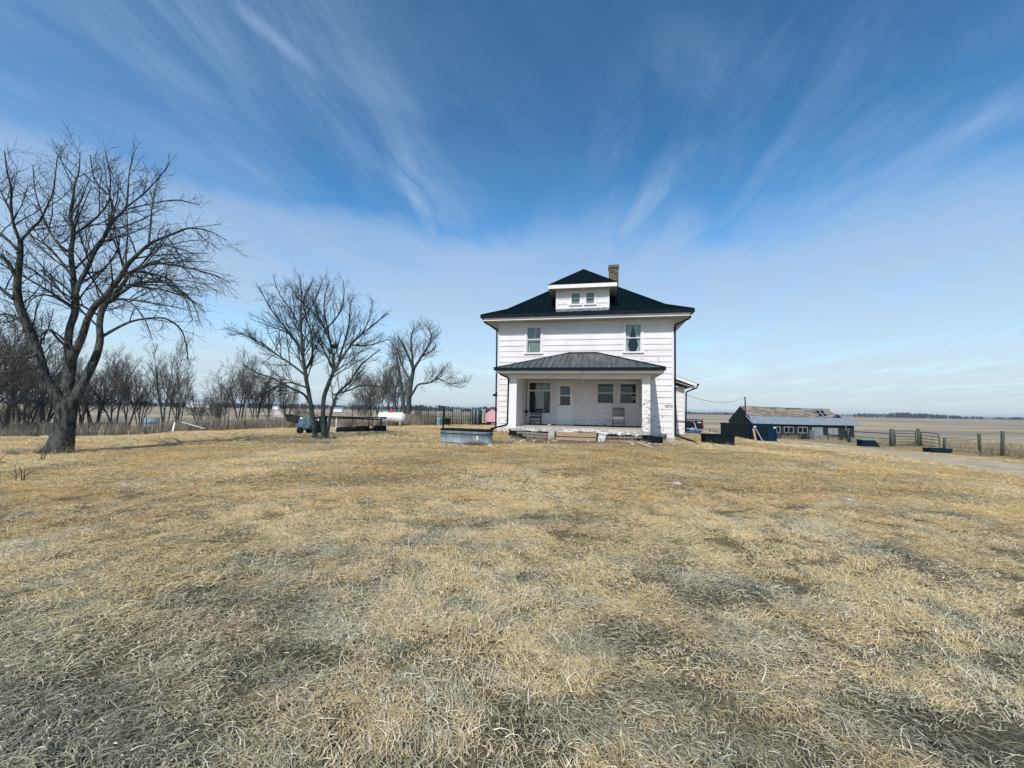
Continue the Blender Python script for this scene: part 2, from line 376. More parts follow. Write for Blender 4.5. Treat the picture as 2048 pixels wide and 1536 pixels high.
# ------------------------------------------------------------------ terrain
HX, HY, HA = -.654, 19.513, R_(12.03)
def hw(s, w, z=0.0):                                    # farmhouse coordinates -> world
    return (HX + math.cos(HA) * s + math.sin(HA) * w, HY - math.sin(HA) * s + math.cos(HA) * w, z)
CP = [(-12, 11, .12), (-7.86, 17, .12), (-2.75, 16, .19), (-.67, 15, .2), (-11.4, 24, -.08), (-7.5, 24, .08), (-12.1, 37, -.25), (-9.4, 37, -.2),
      (-8.8, 40, -.16), (-2.9, 40, -.05), (-4.3, 26, .04), (-15.6, 30, -.13), (-20.6, 30, -.45), (-27.4, 28, -1.0), (-31, 27, -.95), (-32, 26, -1.1),
      (8.57, 18, .03), (9.77, 18, -.14), (18.46, 35, -.81), (22.6, 35, -.9), (26.1, 47, -1.41), (38, 47, -1.41), (18.7, 40, -.5), (30.5, 33, -.9),
      (32.6, 33, -.87), (28.6, 24, -.68), (30.1, 37, -.92), (-2.4, 42, -.17), (-11.9, 48, .1), (8.66, 18.5, .12), (26.3, 26, -.73), (0, 0, 0), (0, 5, .02),
      (-6, 3, 0), (6, 3, -.03), (12, 6, -.12), (-12, 4, 0), (0, 10, .09), (6, 11, .04), (-6, 11, .08), (14, 14, -.28), (18, 13, -.42), (20.4, 18, -.55), (22, 29, -.82), (16, 24, -.42),
      (-24, 18, -.35), (-20, 8, -.1), (20, 6, -.35), (30, 12, -.8), (-36, 20, -1.1), (12, 30, -.1), (14, 46, -.7), (0, 55, -.4), (-25, 48, -.8), (50, 40, -1.7), (-50, 45, -1.6)]
for s, w, z in ((-.2, -.3, .5), (2, -3, .38), (4, -3.3, .36), (6.5, -3, .42), (5.9, -3.8, .40), (7.87, -.2, .32), (7.2, -1.2, .42), (8, 3, .2), (9.5, 6, .28), (-.5, 5, .3), (4, 5, .3), (4, 10, .2), (3, -5, .24), (6.4, -5, .24), (0, -2.5, .33)):
    x, y, _ = hw(s, w); CP.append((x, y, z))
for k in range(24):
    t = 2 * math.pi * k / 24
    for r, z in ((75, -2.0), (130, -2.6), (260, -3.0), (600, -3.4)):
        CP.append((r * math.sin(t), r * math.cos(t), z if math.cos(t) > -.2 else z * .3))
for q_ in ((-1.7, 15.0, .17), (-2.4, 15.2, .17), (-.9, 14.8, .18), (-1.7, 15.7, .19), (-1.7, 14.2, .16)): CP.append(q_)
CPA = np.array(CP)
def vnoise(x, y, seed=0):
    xi = np.floor(x).astype(np.int64); yi = np.floor(y).astype(np.int64); xf = x - xi; yf = y - yi
    def h(a, b):
        n = (a * 374761393 + b * 668265263 + seed * 1442695041) & 0xffffffff
        n = ((n ^ (n >> 13)) * 1274126177) & 0xffffffff
        return ((n ^ (n >> 16)) & 0xffff) / 65535.0
    u = xf * xf * (3 - 2 * xf); v = yf * yf * (3 - 2 * yf)
    return (h(xi, yi) * (1 - u) + h(xi + 1, yi) * u) * (1 - v) + (h(xi, yi + 1) * (1 - u) + h(xi + 1, yi + 1) * u) * v
def ground_z(x, y):
    x = np.asarray(x, float); y = np.asarray(y, float); sh = x.shape; xf, yf = x.ravel(), y.ravel()
    num = np.zeros_like(xf); den = np.zeros_like(xf); r = np.hypot(xf, yf)
    for a, b, c in CPA:
        k = (1.6 + .012 * r) ** 2
        w = 1.0 / ((xf - a) ** 2 + (yf - b) ** 2 + k) ** 2
        num += w * c; den += w
    z = num / den
    far = 1.0 / (1 + (r / 60) ** 2)
    z += (vnoise(xf * .9, yf * .9, 3) - .5) * .05 * far + (vnoise(xf * 2.3, yf * 2.3, 4) - .5) * .028 * far
    z += (vnoise(xf * .02 + 9, yf * .02, 5) - .5) * .8 * np.clip((r - 70) / 120, 0, 1)
    if HOLLOWS: z = z - .045 * hollow(xf, yf)
    return z.reshape(sh)
def gz(x, y): return float(ground_z(np.array([x]), np.array([y]))[0])

# ground sheet: polar grid out to the horizon
NA, rr = 720, [0.0]
r = .25
while r < 9000: rr.append(r); r *= 1.042 if r < 60 else 1.08
rr = np.array(rr[1:]); ang = np.linspace(0, 2 * np.pi, NA, endpoint=False)
RR, AA = np.meshgrid(rr, ang, indexing='ij'); GX, GY = RR * np.sin(AA), RR * np.cos(AA)
GZ = ground_z(GX, GY)
def mesh_np(name, verts, faces_flat, nper, mats, smooth=True):
    me = bpy.data.meshes.new(name); nf = len(faces_flat) // nper
    me.vertices.add(len(verts)); me.vertices.foreach_set('co', np.asarray(verts, np.float32).ravel())
    me.loops.add(len(faces_flat)); me.loops.foreach_set('vertex_index', np.asarray(faces_flat, np.int32))
    me.polygons.add(nf); me.polygons.foreach_set('loop_start', np.arange(0, nf * nper, nper, dtype=np.int32))
    me.polygons.foreach_set('use_smooth', np.full(nf, smooth))
    for q in mats: me.materials.append(MT[q] if isinstance(q, str) else q)
    me.update(calc_edges=True); return me
nr = len(rr); vv = np.stack([GX.ravel(), GY.ravel(), GZ.ravel()], 1); vv = np.vstack([vv, [[0, 0, gz(0, 0)]]])
i = np.arange(nr - 1)[:, None]; j = np.arange(NA)[None, :]; j2 = (j + 1) % NA
q = np.stack([(i * NA + j), (i + 1) * NA + j, (i + 1) * NA + j2, i * NA + j2 + 0 * i], -1).reshape(-1)
m_ground = bpy.data.materials.new('dormant lawn and fields'); m_ground.use_nodes = True
nt = m_ground.node_tree; g = NG(nt); b = nt.nodes['Principled BSDF']; b.inputs['Roughness'].default_value = .95; b.inputs['Specular IOR Level'].default_value = .05
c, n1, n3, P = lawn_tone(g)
x, y, z = g.sep(P)
thatch = g.noise(g.comb(x, y, 0.0), 55, 4, .75)
c = g.mix(g.ramp(thatch, .40, .66, .85, 0.0), c, (.055, .052, .036))
speck = g.noise(g.comb(g.math('MULTIPLY', x, 1.2), g.math('MULTIPLY', y, 2.2), 2.0), 7.0, 5, .7)
c = g.mix(g.ramp(speck, .50, .74, 0, .38), c, (.25, .21, .125))
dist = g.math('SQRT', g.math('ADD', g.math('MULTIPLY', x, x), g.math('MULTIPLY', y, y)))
c = g.mix(g.ramp(dist, 16, 5, .08, .45), c, (.06, .06, .042))  # shade between the nearer blades deepened in the ground colour
fld = g.ramp(g.math('ADD', dist, g.math('MULTIPLY', g.math('SUBTRACT', n1, .5), 10.0)), 41, 50)
rows = g.noise(g.comb(g.math('MULTIPLY', x, .004), g.math('MULTIPLY', y, .045), 1.0), 1.0, 6, .65)
rows2 = g.noise(g.comb(g.math('MULTIPLY', x, .02), g.math('MULTIPLY', y, .25), 7.0), 1.0, 5, .7)
fc = g.mix(g.ramp(rows, .44, .54), (.46, .37, .25), (.27, .24, .175))
fc = g.mix(g.ramp(rows2, .45, .7, 0, .5), fc, (.40, .33, .22))
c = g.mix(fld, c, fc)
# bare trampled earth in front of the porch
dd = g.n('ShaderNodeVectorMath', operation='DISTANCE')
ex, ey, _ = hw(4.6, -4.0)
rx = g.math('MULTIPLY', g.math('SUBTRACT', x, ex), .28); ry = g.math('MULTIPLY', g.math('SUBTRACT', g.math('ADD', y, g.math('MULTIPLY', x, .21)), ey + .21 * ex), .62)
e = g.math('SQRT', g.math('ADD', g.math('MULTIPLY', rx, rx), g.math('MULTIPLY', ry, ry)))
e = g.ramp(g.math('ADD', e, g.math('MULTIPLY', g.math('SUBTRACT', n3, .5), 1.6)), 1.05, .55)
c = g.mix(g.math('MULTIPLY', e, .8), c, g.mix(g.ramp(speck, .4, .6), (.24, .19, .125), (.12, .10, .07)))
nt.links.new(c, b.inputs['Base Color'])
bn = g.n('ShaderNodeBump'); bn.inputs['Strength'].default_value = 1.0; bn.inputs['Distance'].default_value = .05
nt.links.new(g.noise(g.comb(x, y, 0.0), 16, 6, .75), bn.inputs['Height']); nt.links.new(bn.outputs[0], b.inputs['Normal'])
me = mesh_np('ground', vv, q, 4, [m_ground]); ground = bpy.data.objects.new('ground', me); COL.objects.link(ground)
tag(ground, kind='structure')

# dirt road: a sheet just above the ground
road = [(14.5, -8), (15.6, 0), (17.2, 8), (18.8, 13.4), (20.6, 18), (22.3, 24), (23.2, 29), (22.3, 33), (19.5, 36.2), (14, 38.4), (6, 39.5), (-2, 40.5)]
def spline(pts, n):
    out = []
    P = [pts[0]] + list(pts) + [pts[-1]]
    for k in range(1, len(P) - 2):
        for t in np.linspace(0, 1, n, endpoint=False):
            a, b_, c_, d_ = [np.array(P[k + q_ - 1], float) for q_ in range(4)]
            out.append(.5 * (2 * b_ + (c_ - a) * t + (2 * a - 5 * b_ + 4 * c_ - d_) * t * t + (3 * b_ - a - 3 * c_ + d_) * t ** 3))
    out.append(np.array(pts[-1], float)); return np.array(out)
rc = spline(road, 24); tg = np.gradient(rc, axis=0); tg /= np.linalg.norm(tg, axis=1)[:, None]; nn = np.stack([tg[:, 1], -tg[:, 0]], 1)
NW = 13; rv = []
for k in range(len(rc)):
    wdt = (2.3 if k < 170 else 1.9)
    for a in range(NW):
        t = a / (NW - 1) * 2 - 1; ww = wdt + (vnoise(np.array([k * .35]), np.array([t * 3 + 5]), 9)[0] - .5) * .5
        p = rc[k] + nn[k] * t * ww; rv.append((p[0], p[1], 0))
rv = np.array(rv); edge = np.abs(np.tile(np.linspace(-1, 1, NW), len(rc)))
rv[:, 2] = ground_z(rv[:, 0], rv[:, 1]) + .035 - .05 * edge ** 4 - .02 * np.exp(-((edge - .5) / .16) ** 2)
i = np.arange(len(rc) - 1)[:, None]; j = np.arange(NW - 1)[None, :]
q = np.stack([i * NW + j, (i + 1) * NW + j, (i + 1) * NW + j + 1, i * NW + j + 1], -1).reshape(-1)
m_road = mat('pinkish gravel road', (.52, .42, .29), (.38, .31, .21), 1.6, .95, bump=.012, bscale=30, coord='Object', stretch=(1, .6, 1), detail=8)
me = mesh_np('road', rv, q, 4, [m_road]); ro = bpy.data.objects.new('road', me); COL.objects.link(ro); tag(ro, kind='structure')
# ------------------------------------------------------------------ farmhouse
house = thing('farmhouse', 'white two storey farmhouse with black hip roof, dormer and front porch', 'farmhouse', (HX, HY, 0), -HA)
MT['lap_shade'] = mat('painted lap shade', (.52, .51, .515), (.70, .685, .695), 1.1, .9, contrast=(.40, .58))  # shade line of each lapped board, painted as a grey strip
HW, HD = 7.87, 9.0
CH = .262
def lap(mb, f, a0, a1, z0, z1, openings=(), ch=CH, seed=1):
    """lapped boards; f(a, z, d) -> point at a along the wall, height z, distance d out of it"""
    R2 = random.Random(seed); k = 0; zc = z0
    while zc < z1 - 1e-4:
        zt = min(zc + ch, z1); cuts = sorted({zc, zt} | {o[q] for o in openings for q in (2, 3) if zc < o[q] < zt})
        for lo, hi in zip(cuts[:-1], cuts[1:]):
            segs = [(a0, a1)]
            for o in openings:
                if o[2] < hi - 1e-5 and o[3] > lo + 1e-5:
                    ns = []
                    for s0, s1 in segs:
                        if o[1] <= s0 or o[0] >= s1: ns.append((s0, s1)); continue
                        if o[0] > s0: ns.append((s0, o[0]))
                        if o[1] < s1: ns.append((o[1], s1))
                    segs = ns
            for s0, s1 in segs:
                n = max(1, int((s1 - s0) / 1.22 + .5)); xs = [s0 + (s1 - s0) * t / n for t in range(n + 1)]
                for x0, x1 in zip(xs[:-1], xs[1:]):
                    j = R2.uniform(0, .009); drop = R2.uniform(-.006, .006) if lo == zc else 0
                    dl = .020 * (1 - (lo - zc) / ch) + .003 + j; dh = .020 * (1 - (hi - zc) / ch) + .003
                    p = [f(x0, lo + drop, dl), f(x1, lo + drop + R2.uniform(-.004, .004), dl), f(x1, hi + .004, dh), f(x0, hi + .004, dh)]
                    if lo == zc and hi - lo > .05:
                        e_ = .011 + R2.uniform(0, .006); de = dl - .0006
                        mb.quad([p[0], p[1], f(x1, lo + e_, de), f(x0, lo + e_, de)], 1); mb.quad([f(x0, lo + e_, de), f(x1, lo + e_, de), p[2], p[3]])  # bottom strip of the course carries the painted lap shade
                    else: mb.quad(p)
                    if lo == zc: mb.quad([f(x0, lo + drop, 0), f(x1, lo + drop, 0), p[1], p[0]])
        zc += ch
def front(w0): return lambda a, z, d: (a, w0 - d, z)
def leftf(s0): return lambda a, z, d: (s0 - d, a, z)
def rightf(s0): return lambda a, z, d: (s0 + d, a, z)
UW = [(1.34, 2.02, 4.15, 5.38), (5.84, 6.53, 4.15, 5.42)]                    # upper windows glass openings
PIC = (1.46, 2.52, 1.30, 2.80); DBL = [(4.62, 5.36, 1.83, 2.74), (5.61, 6.34, 1.83, 2.74)]; DOOR = (2.81, 3.54, .84, 2.75)
ops = UW + [PIC, DOOR] + DBL
wl = MB(); lap(wl, front(0), 0, HW, .30, 5.62, ops, seed=3)
lap(wl, leftf(0), 0, HD, .30, 5.62, seed=4); lap(wl, rightf(HW), 0, HD, .30, 5.62, seed=5)
lap(wl, lambda a, z, d: (a, HD + d, z), 0, HW, .30, 5.62, seed=6)
wl.build('wall', ['white_siding', 'lap_shade'], house)
bd = MB()
for s, w in ((-.025, -.027), (HW - .06, -.027)):
    bd.box((s, w, .25), (s + .085, w + .085, 5.6))
bd.box((0, -.03, 5.44), (HW, .0, 5.615))
bd.build('corner_board', 'white_trim', house)
bs = MB(); bs.box((1.4, -.045, .80), (6.5, -.0, .845)); bs.build('base_board', 'wood_dark', house)
fo = MB(); fo.box((.03, .012, -.3), (HW - .03, HD - .03, .34)); fo.build('foundation', 'concrete', house)

# eaves
OV = .72; ZE = 5.86
ev = MB()
def ring(mb, x0, y0, x1, y1, t, z0, z1):
    mb.box((x0, y0, z0), (x1, y0 + t, z1)); mb.box((x0, y1 - t, z0), (x1, y1, z1))
    mb.box((x0, y0 + t, z0), (x0 + t, y1 - t, z1)); mb.box((x1 - t, y0 + t, z0), (x1, y1 - t, z1))
ring(ev, -OV + .08, -OV + .08, HW + OV - .08, HD + OV - .08, .03, 5.60, 5.76); ev.build('fascia', 'white_trim', house)
sf = MB(); sf.box((-OV + .11, -OV + .11, 5.62), (HW + OV - .11, HD + OV - .11, 5.65)); sf.build('soffit', 'soffit', house)
gt = MB(); ring(gt, -OV - .03, -OV - .03, HW + OV + .03, HD + OV + .03, .11, 5.735, 5.865); gt.build('gutter', 'black_gutter', house)

def hip_profile(zs, xs): ...
def main_z(t):                                                             # roof height at distance t in from the eave
    return ZE + (t * .47 if t < 1.0 else .47 + (t - 1.0) * .74)
half = (HW + 2 * OV) / 2; apex = main_z(half)
rf = MB(); lv = [0, .35, .7, 1.0, 1.3, half]
rings_ = []
for t in lv:
    x0, x1, y0, y1 = -OV + t, HW + OV - t, -OV + t, HD + OV - t
    if t == half: x0 = x1 = HW / 2
    rings_.append([(x0, y0, main_z(t)), (x1, y0, main_z(t)), (x1, y1, main_z(t)), (x0, y1, main_z(t))])
for A_, B_ in zip(rings_[:-1], rings_[1:]):
    for k in range(4): rf.quad([A_[k], A_[(k + 1) % 4], B_[(k + 1) % 4], B_[k]])
roof = rf.build('roof', 'black_roof', house)
rb = MB()
nx = int((HW + 2 * OV) / .30)
for k in range(nx + 1):                                                  # standing ribs on the front slope
    x = -OV + .05 + k * .30; tm = min(x + OV, HW + OV - x, half) - .02
    if tm < .1: continue
    for t0, t1 in ((0, min(1.0, tm)), (1.0, tm)):
        if t1 > t0: rb.bar((x, -OV + t0, main_z(t0) + .008), (x, -OV + t1, main_z(t1) + .008), .03, .022)
for sx in (0, 1):
    for t0, t1 in ((0, 1.0), (1.0, half)):
        f_ = lambda t: ((-OV + t) if sx == 0 else (HW + OV - t), -OV + t, main_z(t) + .02)
        rb.bar(f_(t0), f_(t1), .10, .035)
rb.build('roof_rib', 'black_roof', roof)
m_brick = bpy.data.materials.new('tan brick'); m_brick.use_nodes = True
nt = m_brick.node_tree; g = NG(nt); b = nt.nodes['Principled BSDF']; b.inputs['Roughness'].default_value = .95
tc = g.n('ShaderNodeTexCoord'); x, y, z = g.sep(tc.outputs['Object']); br = g.n('ShaderNodeTexBrick')
nt.links.new(g.comb(g.math('ADD', x, y), z, 0.0), br.inputs['Vector']); br.inputs['Scale'].default_value = 1.0
br.inputs['Brick Width'].default_value = .24; br.inputs['Row Height'].default_value = .095; br.inputs['Mortar Size'].default_value = .02
br.inputs['Color1'].default_value = (.30, .22, .13, 1); br.inputs['Color2'].default_value = (.13, .09, .065, 1); br.inputs['Mortar'].default_value = (.02, .025, .025, 1)
nt.links.new(br.outputs['Color'], b.inputs['Base Color'])
cm = MB(); cm.box((5.20, 4.1, 7.4), (5.72, 4.62, 9.46)); cm.box((5.17, 4.07, 9.46), (5.75, 4.65, 9.62)); cm.build('chimney', m_brick, house)

# dormer
dm = MB(); DO = [(3.40, 3.83, 6.40, 6.96), (4.07, 4.48, 6.40, 6.96)]
lap(dm, front(0.0), 2.74, 5.10, 6.19, 7.10, [(o[0] - .0, o[1] + .0, o[2], o[3]) for o in DO], ch=.235, seed=8)
for s in (2.74, 5.10):
    dm.prism([(0.0, 6.19), (0.0, 7.1), (1.75, 7.1), (.33, 6.22)], s - .02, s + .02, plane='yz')
dm.box((2.70, -.03, 6.16), (2.80, .02, 7.1)); dm.box((5.04, -.03, 6.16), (5.14, .02, 7.1)); dm.box((2.8, -.035, 6.17), (5.04, .0, 6.215))
dormer = dm.build('dormer', ['white_siding', 'lap_shade'], house)
dr = MB(); ex0, ex1, ey0, ez = 2.38, 5.46, -.42, 7.24; hx = (ex0 + ex1) / 2; pk = (hx, ey0 + (ex1 - ex0) / 2, 8.42); bk = 3.4
dr.quad([(ex0, ey0, ez), (ex1, ey0, ez), pk]); dr.quad([(ex0, ey0, ez), pk, (hx, bk, 8.42), (ex0, 1.9, ez)]); dr.quad([(ex1, ey0, ez), (ex1, 1.9, ez), (hx, bk, 8.42), pk])
dr.bar((ex0, ey0, ez + .01), (pk[0], pk[1], pk[2] + .01), .09, .03); dr.bar((ex1, ey0, ez + .01), (pk[0], pk[1], pk[2] + .01), .09, .03)
dr.build('dormer_roof', 'black_roof', dormer)
df = MB(); df.box((ex0, ey0, 7.065), (ex1, ey0 + .03, 7.235)); df.box((ex0, ey0 + .03, 7.065), (ex0 + .03, 1.8, 7.235)); df.box((ex1 - .03, ey0 + .03, 7.065), (ex1, 1.8, 7.235))
df.build('dormer_fascia', 'white_trim', dormer)
ds = MB(); ds.box((ex0 + .03, ey0 + .03, 7.10), (ex1 - .03, 1.7, 7.12)); ds.build('dormer_soffit', 'ceiling', dormer)
fl = MB()
for k in range(17):                                                       # bright bent flashing below the dormer
    x0 = 2.76 + k * .139; t0 = .10 + rnd.uniform(0, .05)
    fl.quad([(x0, -OV + t0, main_z(t0) + .022), (x0 + .13, -OV + t0 + rnd.uniform(-.03, .03), main_z(t0) + .024), (x0 + .13, -.04, main_z(.68) + .028), (x0, -.04, main_z(.68) + .022 + rnd.uniform(0, .02))])
fl.build('flashing', mat('scuffed roof flashing', (.34, .37, .36), (.06, .08, .085), 7, .5, metal=.1, spec=.5, stretch=(2, .3, 1), contrast=(.4, .55)), dormer)

# windows
def window(parent, x0, x1, z0, z1, w, name='window', trim=.09, split=None, curtain=None, glass='glass', room_d=1.2, sill=True, head=True, sash=.035, fm='white_trim'):
    fr = MB(); d0 = w - .045
    for a, b_ in (((x0 - trim, d0, z0), (x0, w + .03, z1 + (trim if head else 0))), ((x1, d0, z0), (x1 + trim, w + .03, z1 + (trim if head else 0))), ((x0, d0, z1), (x1, w + .03, z1 + trim))): fr.box(a, b_)
    if sill: fr.box((x0 - trim - .03, w - .085, z0 - .055), (x1 + trim + .03, w + .03, z0))
    else: fr.box((x0 - trim, d0, z0 - trim), (x1 + trim, w + .03, z0))
    o = fr.build(name, fm, parent)
    sa = MB(); zm = split if split else (z0 + z1) / 2
    for a, b_, y in ((zm, z1, w + .005), (z0, zm + .03, w + .03)):
        sa.box((x0, y, a), (x0 + sash, y + .025, b_)); sa.box((x1 - sash, y, a), (x1, y + .025, b_))
        sa.box((x0 + sash, y, a), (x1 - sash, y + .025, a + sash)); sa.box((x0 + sash, y, b_ - sash), (x1 - sash, y + .025, b_))
    sa.build('sash', fm, o)
    pn = MB(); pn.quad([(x0 + sash, w + .018, zm), (x1 - sash, w + .018, zm), (x1 - sash, w + .018, z1 - sash), (x0 + sash, w + .018, z1 - sash)])
    pn.quad([(x0 + sash, w + .043, z0 + sash), (x1 - sash, w + .043, z0 + sash), (x1 - sash, w + .043, zm), (x0 + sash, w + .043, zm)])
    pn.build('pane', glass, o)
    rm = MB(); X0, X1, Z0, Z1, Y0, Y1 = x0 - .25, x1 + .25, z0 - .3, z1 + .2, w + .07, w + room_d
    rm.quad([(X0, Y1, Z0), (X1, Y1, Z0), (X1, Y1, Z1), (X0, Y1, Z1)]); rm.quad([(X0, Y0, Z0), (X0, Y1, Z0), (X0, Y1, Z1), (X0, Y0, Z1)])
    rm.quad([(X1, Y0, Z0), (X1, Y1, Z0), (X1, Y1, Z1), (X1, Y0, Z1)]); rm.quad([(X0, Y0, Z0), (X1, Y0, Z0), (X1, Y1, Z0), (X0, Y1, Z0)]); rm.quad([(X0, Y0, Z1), (X1, Y0, Z1), (X1, Y1, Z1), (X0, Y1, Z1)])
    rm.build('room', 'room', o)
    if curtain: curtain(o, x0, x1, z0, z1, zm, w + .10)
    return o
def drape(mb, xa, xb, za, zb, y, fold=.02, n=24, shape=None, m=0):
    """hanging cloth between xa..xb from zb down to za; shape(t)-> (x lo, x hi) fraction at height t (1 = top)"""
    o = len(mb.v); k = 14
    for i in range(k + 1):
        t = i / k; z = zb + (za - zb) * t; l, h = shape(1 - t) if shape else (0, 1)
        for j in range(n + 1):
            u = j / n; mb.v.append((xa + (xb - xa) * (l + (h - l) * u), y + fold * math.sin(u * n * 1.3) + fold * .5 * math.sin(u * 7 + t * 3), z))
    for i in range(k):
        for j in range(n): mb.face((o + i * (n + 1) + j, o + i * (n + 1) + j + 1, o + (i + 1) * (n + 1) + j + 1, o + (i + 1) * (n + 1) + j), m, True)
def cur_ul(o, x0, x1, z0, z1, zm, y):
    mb = MB(); mb.quad([(x0, y + .04, z0 + .02), (x1, y + .04, z0 + .02), (x1, y + .04, z1), (x0, y + .04, z1)])
    drape(mb, x0, x1, zm + .05, z1, y + .01, .012, 20, lambda t: (.50 - .02 * t, .56 + .20 * t), 1)
    mb.box((x0 + .10, y - .02, z0 + .03), (x0 + .15, y + .03, z0 + .30), 1)
    mb.build('curtain', ['blind', 'curtain'], o)
def cur_ur(o, x0, x1, z0, z1, zm, y):
    mb = MB()
    drape(mb, x0, x1, zm, z1, y, .014, 22, lambda t: (.0, .50 - .22 * (1 - t)))
    drape(mb, x0, x1, zm, z1, y, .014, 22, lambda t: (.50 + .22 * (1 - t), 1))
    drape(mb, x0, x1, z0, zm, y, .012, 12, lambda t: (.03, .16 + .20 * abs(t - .55) * 1.5))
    drape(mb, x0, x1, z0, zm, y, .012, 12, lambda t: (.84 - .20 * abs(t - .55) * 1.5, .97))
    mb.build('curtain', 'curtain', o)
def cur_bl(o, x0, x1, z0, z1, zm, y):
    mb = MB(); mb.quad([(x0, y, z0), (x1, y, z0), (x1, y, z1), (x0, y, z1)]); mb.build('curtain', 'blind', o)
def cur_pic(o, x0, x1, z0, z1, zm, y):
    mb = MB(); W_ = x1 - x0
    drape(mb, x0 + .32 * W_, x0 + .98 * W_, zm + .03, z1 - .02, y + .02, .02, 26, lambda t: (.0, 1.0))
    drape(mb, x0 + .30 * W_, x0 + .68 * W_, z0 + .22, zm, y + .03, .025, 24, lambda t: (.02 + .10 * math.sin(t * 5), 1.0 - .04 * t))
    mb.box((x0 + .25 * W_, y + .1, z0 + .10), (x0 + .72 * W_, y + .35, z0 + .18))
    mb.build('curtain', 'curtain', o)
def cur_dbl(o, x0, x1, z0, z1, zm, y):
    mb = MB(); drape(mb, x0, x1, zm + .02, z1, y + .05, .012, 22); mb.build('curtain', 'smoky', o)
def cur_dbr(o, x0, x1, z0, z1, zm, y):
    mb = MB(); drape(mb, x0, x1, zm + .02, z1, y + .05, .012, 22); mb.build('curtain', MT['smoky'], o)
    p = MB(); p.box((x1 - .20, y - .02, z0 + .10), (x1 - .05, y, z0 + .36)); p.box((x1 - .17, y - .04, z0 + .05), (x1 - .07, y - .02, z0 + .20), 1)
    p.build('window_card', ['cloth', 'black_metal'], o)
MT['smoky'] = mat('smoky lace', (.10, .14, .16), (.05, .08, .09), 6, .9)
a = UW[0]; tag(window(house, *a, 0, split=4.78, curtain=cur_ul, glass='glass_dull', trim=.085), label='upper left window with drawn grey green blind')
a = UW[1]; tag(window(house, *a, 0, split=4.78, curtain=cur_ur, trim=.085), label='upper right window with tied lace curtains')
for k, a in enumerate(DO): window(dormer, *a, 0, split=6.67, curtain=cur_bl, glass='glass_dull', trim=.055, room_d=.5)
w3 = window(house, *PIC, 0, split=2.37, curtain=cur_pic, trim=.05, room_d=1.6, sash=.05); w3['label'] = 'wide porch window with crumpled white curtain'
tape = MB(); tape.bar((PIC[1] - .06, -.02, 2.35), (PIC[1] - .10, -.02, 1.75), .02, .01); tape.bar((PIC[0] - .085, -.05, 1.28), (PIC[1] + .07, -.05, 1.27), .02, .03)
tape.bar((PIC[0] - .06, -.055, 1.28), (PIC[0] - .06, -.055, 2.82), .015, .03); tape.build('dark_seal', 'black_metal', w3)
window(house, *DBL[0], 0, split=2.29, curtain=cur_dbl, trim=.10, room_d=1.4); window(house, *DBL[1], 0, split=2.29, curtain=cur_dbr, trim=.10, room_d=1.4)
# door with half glass
x0, x1, z0, z1 = DOOR
dd_ = MB(); gx0, gx1, gz0, gz1 = x0 + .135, x1 - .135, 1.72, 2.60
for a, b_ in (((x0, .0, z0), (gx0, .045, z1)), ((gx1, .0, z0), (x1, .045, z1)), ((gx0, .0, z0), (gx1, .045, gz0)), ((gx0, .0, gz1), (gx1, .045, z1)), ((gx0, -.004, 2.14), (gx1, .04, 2.19))): dd_.box(a, b_)
door = dd_.build('door', mat('off white door paint', (.84, .83, .84), (.78, .78, .79), 1.5, .5), house)
fr = MB(); fr.box((x0 - .11, -.055, z0), (x0 - .02, .03, z1 + .11)); fr.box((x1 + .02, -.055, z0), (x1 + .11, .03, z1 + .11)); fr.box((x0 - .02, -.055, z1 + .02), (x1 + .02, .03, z1 + .11)); fr.box((x0 - .02, .0, z0), (x0 - .0, .02, z1 + .02), 1); fr.box((x1 + .0, .0, z0), (x1 + .02, .02, z1 + .02), 1); fr.box((x0, .0, z1), (x1, .02, z1 + .02), 1); fr.box((x0 - .02, -.07, z0 - .03), (x1 + .02, .02, z0 - .004))
fr.build('door_frame', ['white_trim', 'wood_dark'], door)
gl = MB(); gl.quad([(gx0, .02, gz0), (gx1, .02, gz0), (gx1, .02, gz1), (gx0, .02, gz1)]); gl.build('pane', 'glass', door)
cu = MB(); drape(cu, gx0, gx1, 2.2, gz1, .075, .008, 20); cu.build('curtain', 'smoky', door)
rm = MB(); rm.quad([(x0, .9, z0), (x1, .9, z0), (x1, .9, z1), (x0, .9, z1)]); rm.quad([(x0, .05, z0), (x0, .9, z0), (x0, .9, z1), (x0, .05, z1)]); rm.quad([(x1, .05, z0), (x1, .9, z0), (x1, .9, z1), (x1, .05, z1)]); rm.quad([(x0, .05, z1), (x1, .05, z1), (x1, .9, z1), (x0, .9, z1)]); rm.quad([(x0, .05, z0), (x1, .05, z0), (x1, .9, z0), (x0, .9, z0)])
rm.build('room', 'room', door)
kn = MB(); kn.lathe([(0, 0), (.02, .0), (.012, .02), (.03, .05), (.0, .07)], 12, c=(0, 0, 0)); ko = kn.build('handle', 'black_metal', door); ko.rotation_euler = (math.pi / 2, 0, 0); ko.location = (x0 + .07, 0, 1.72)

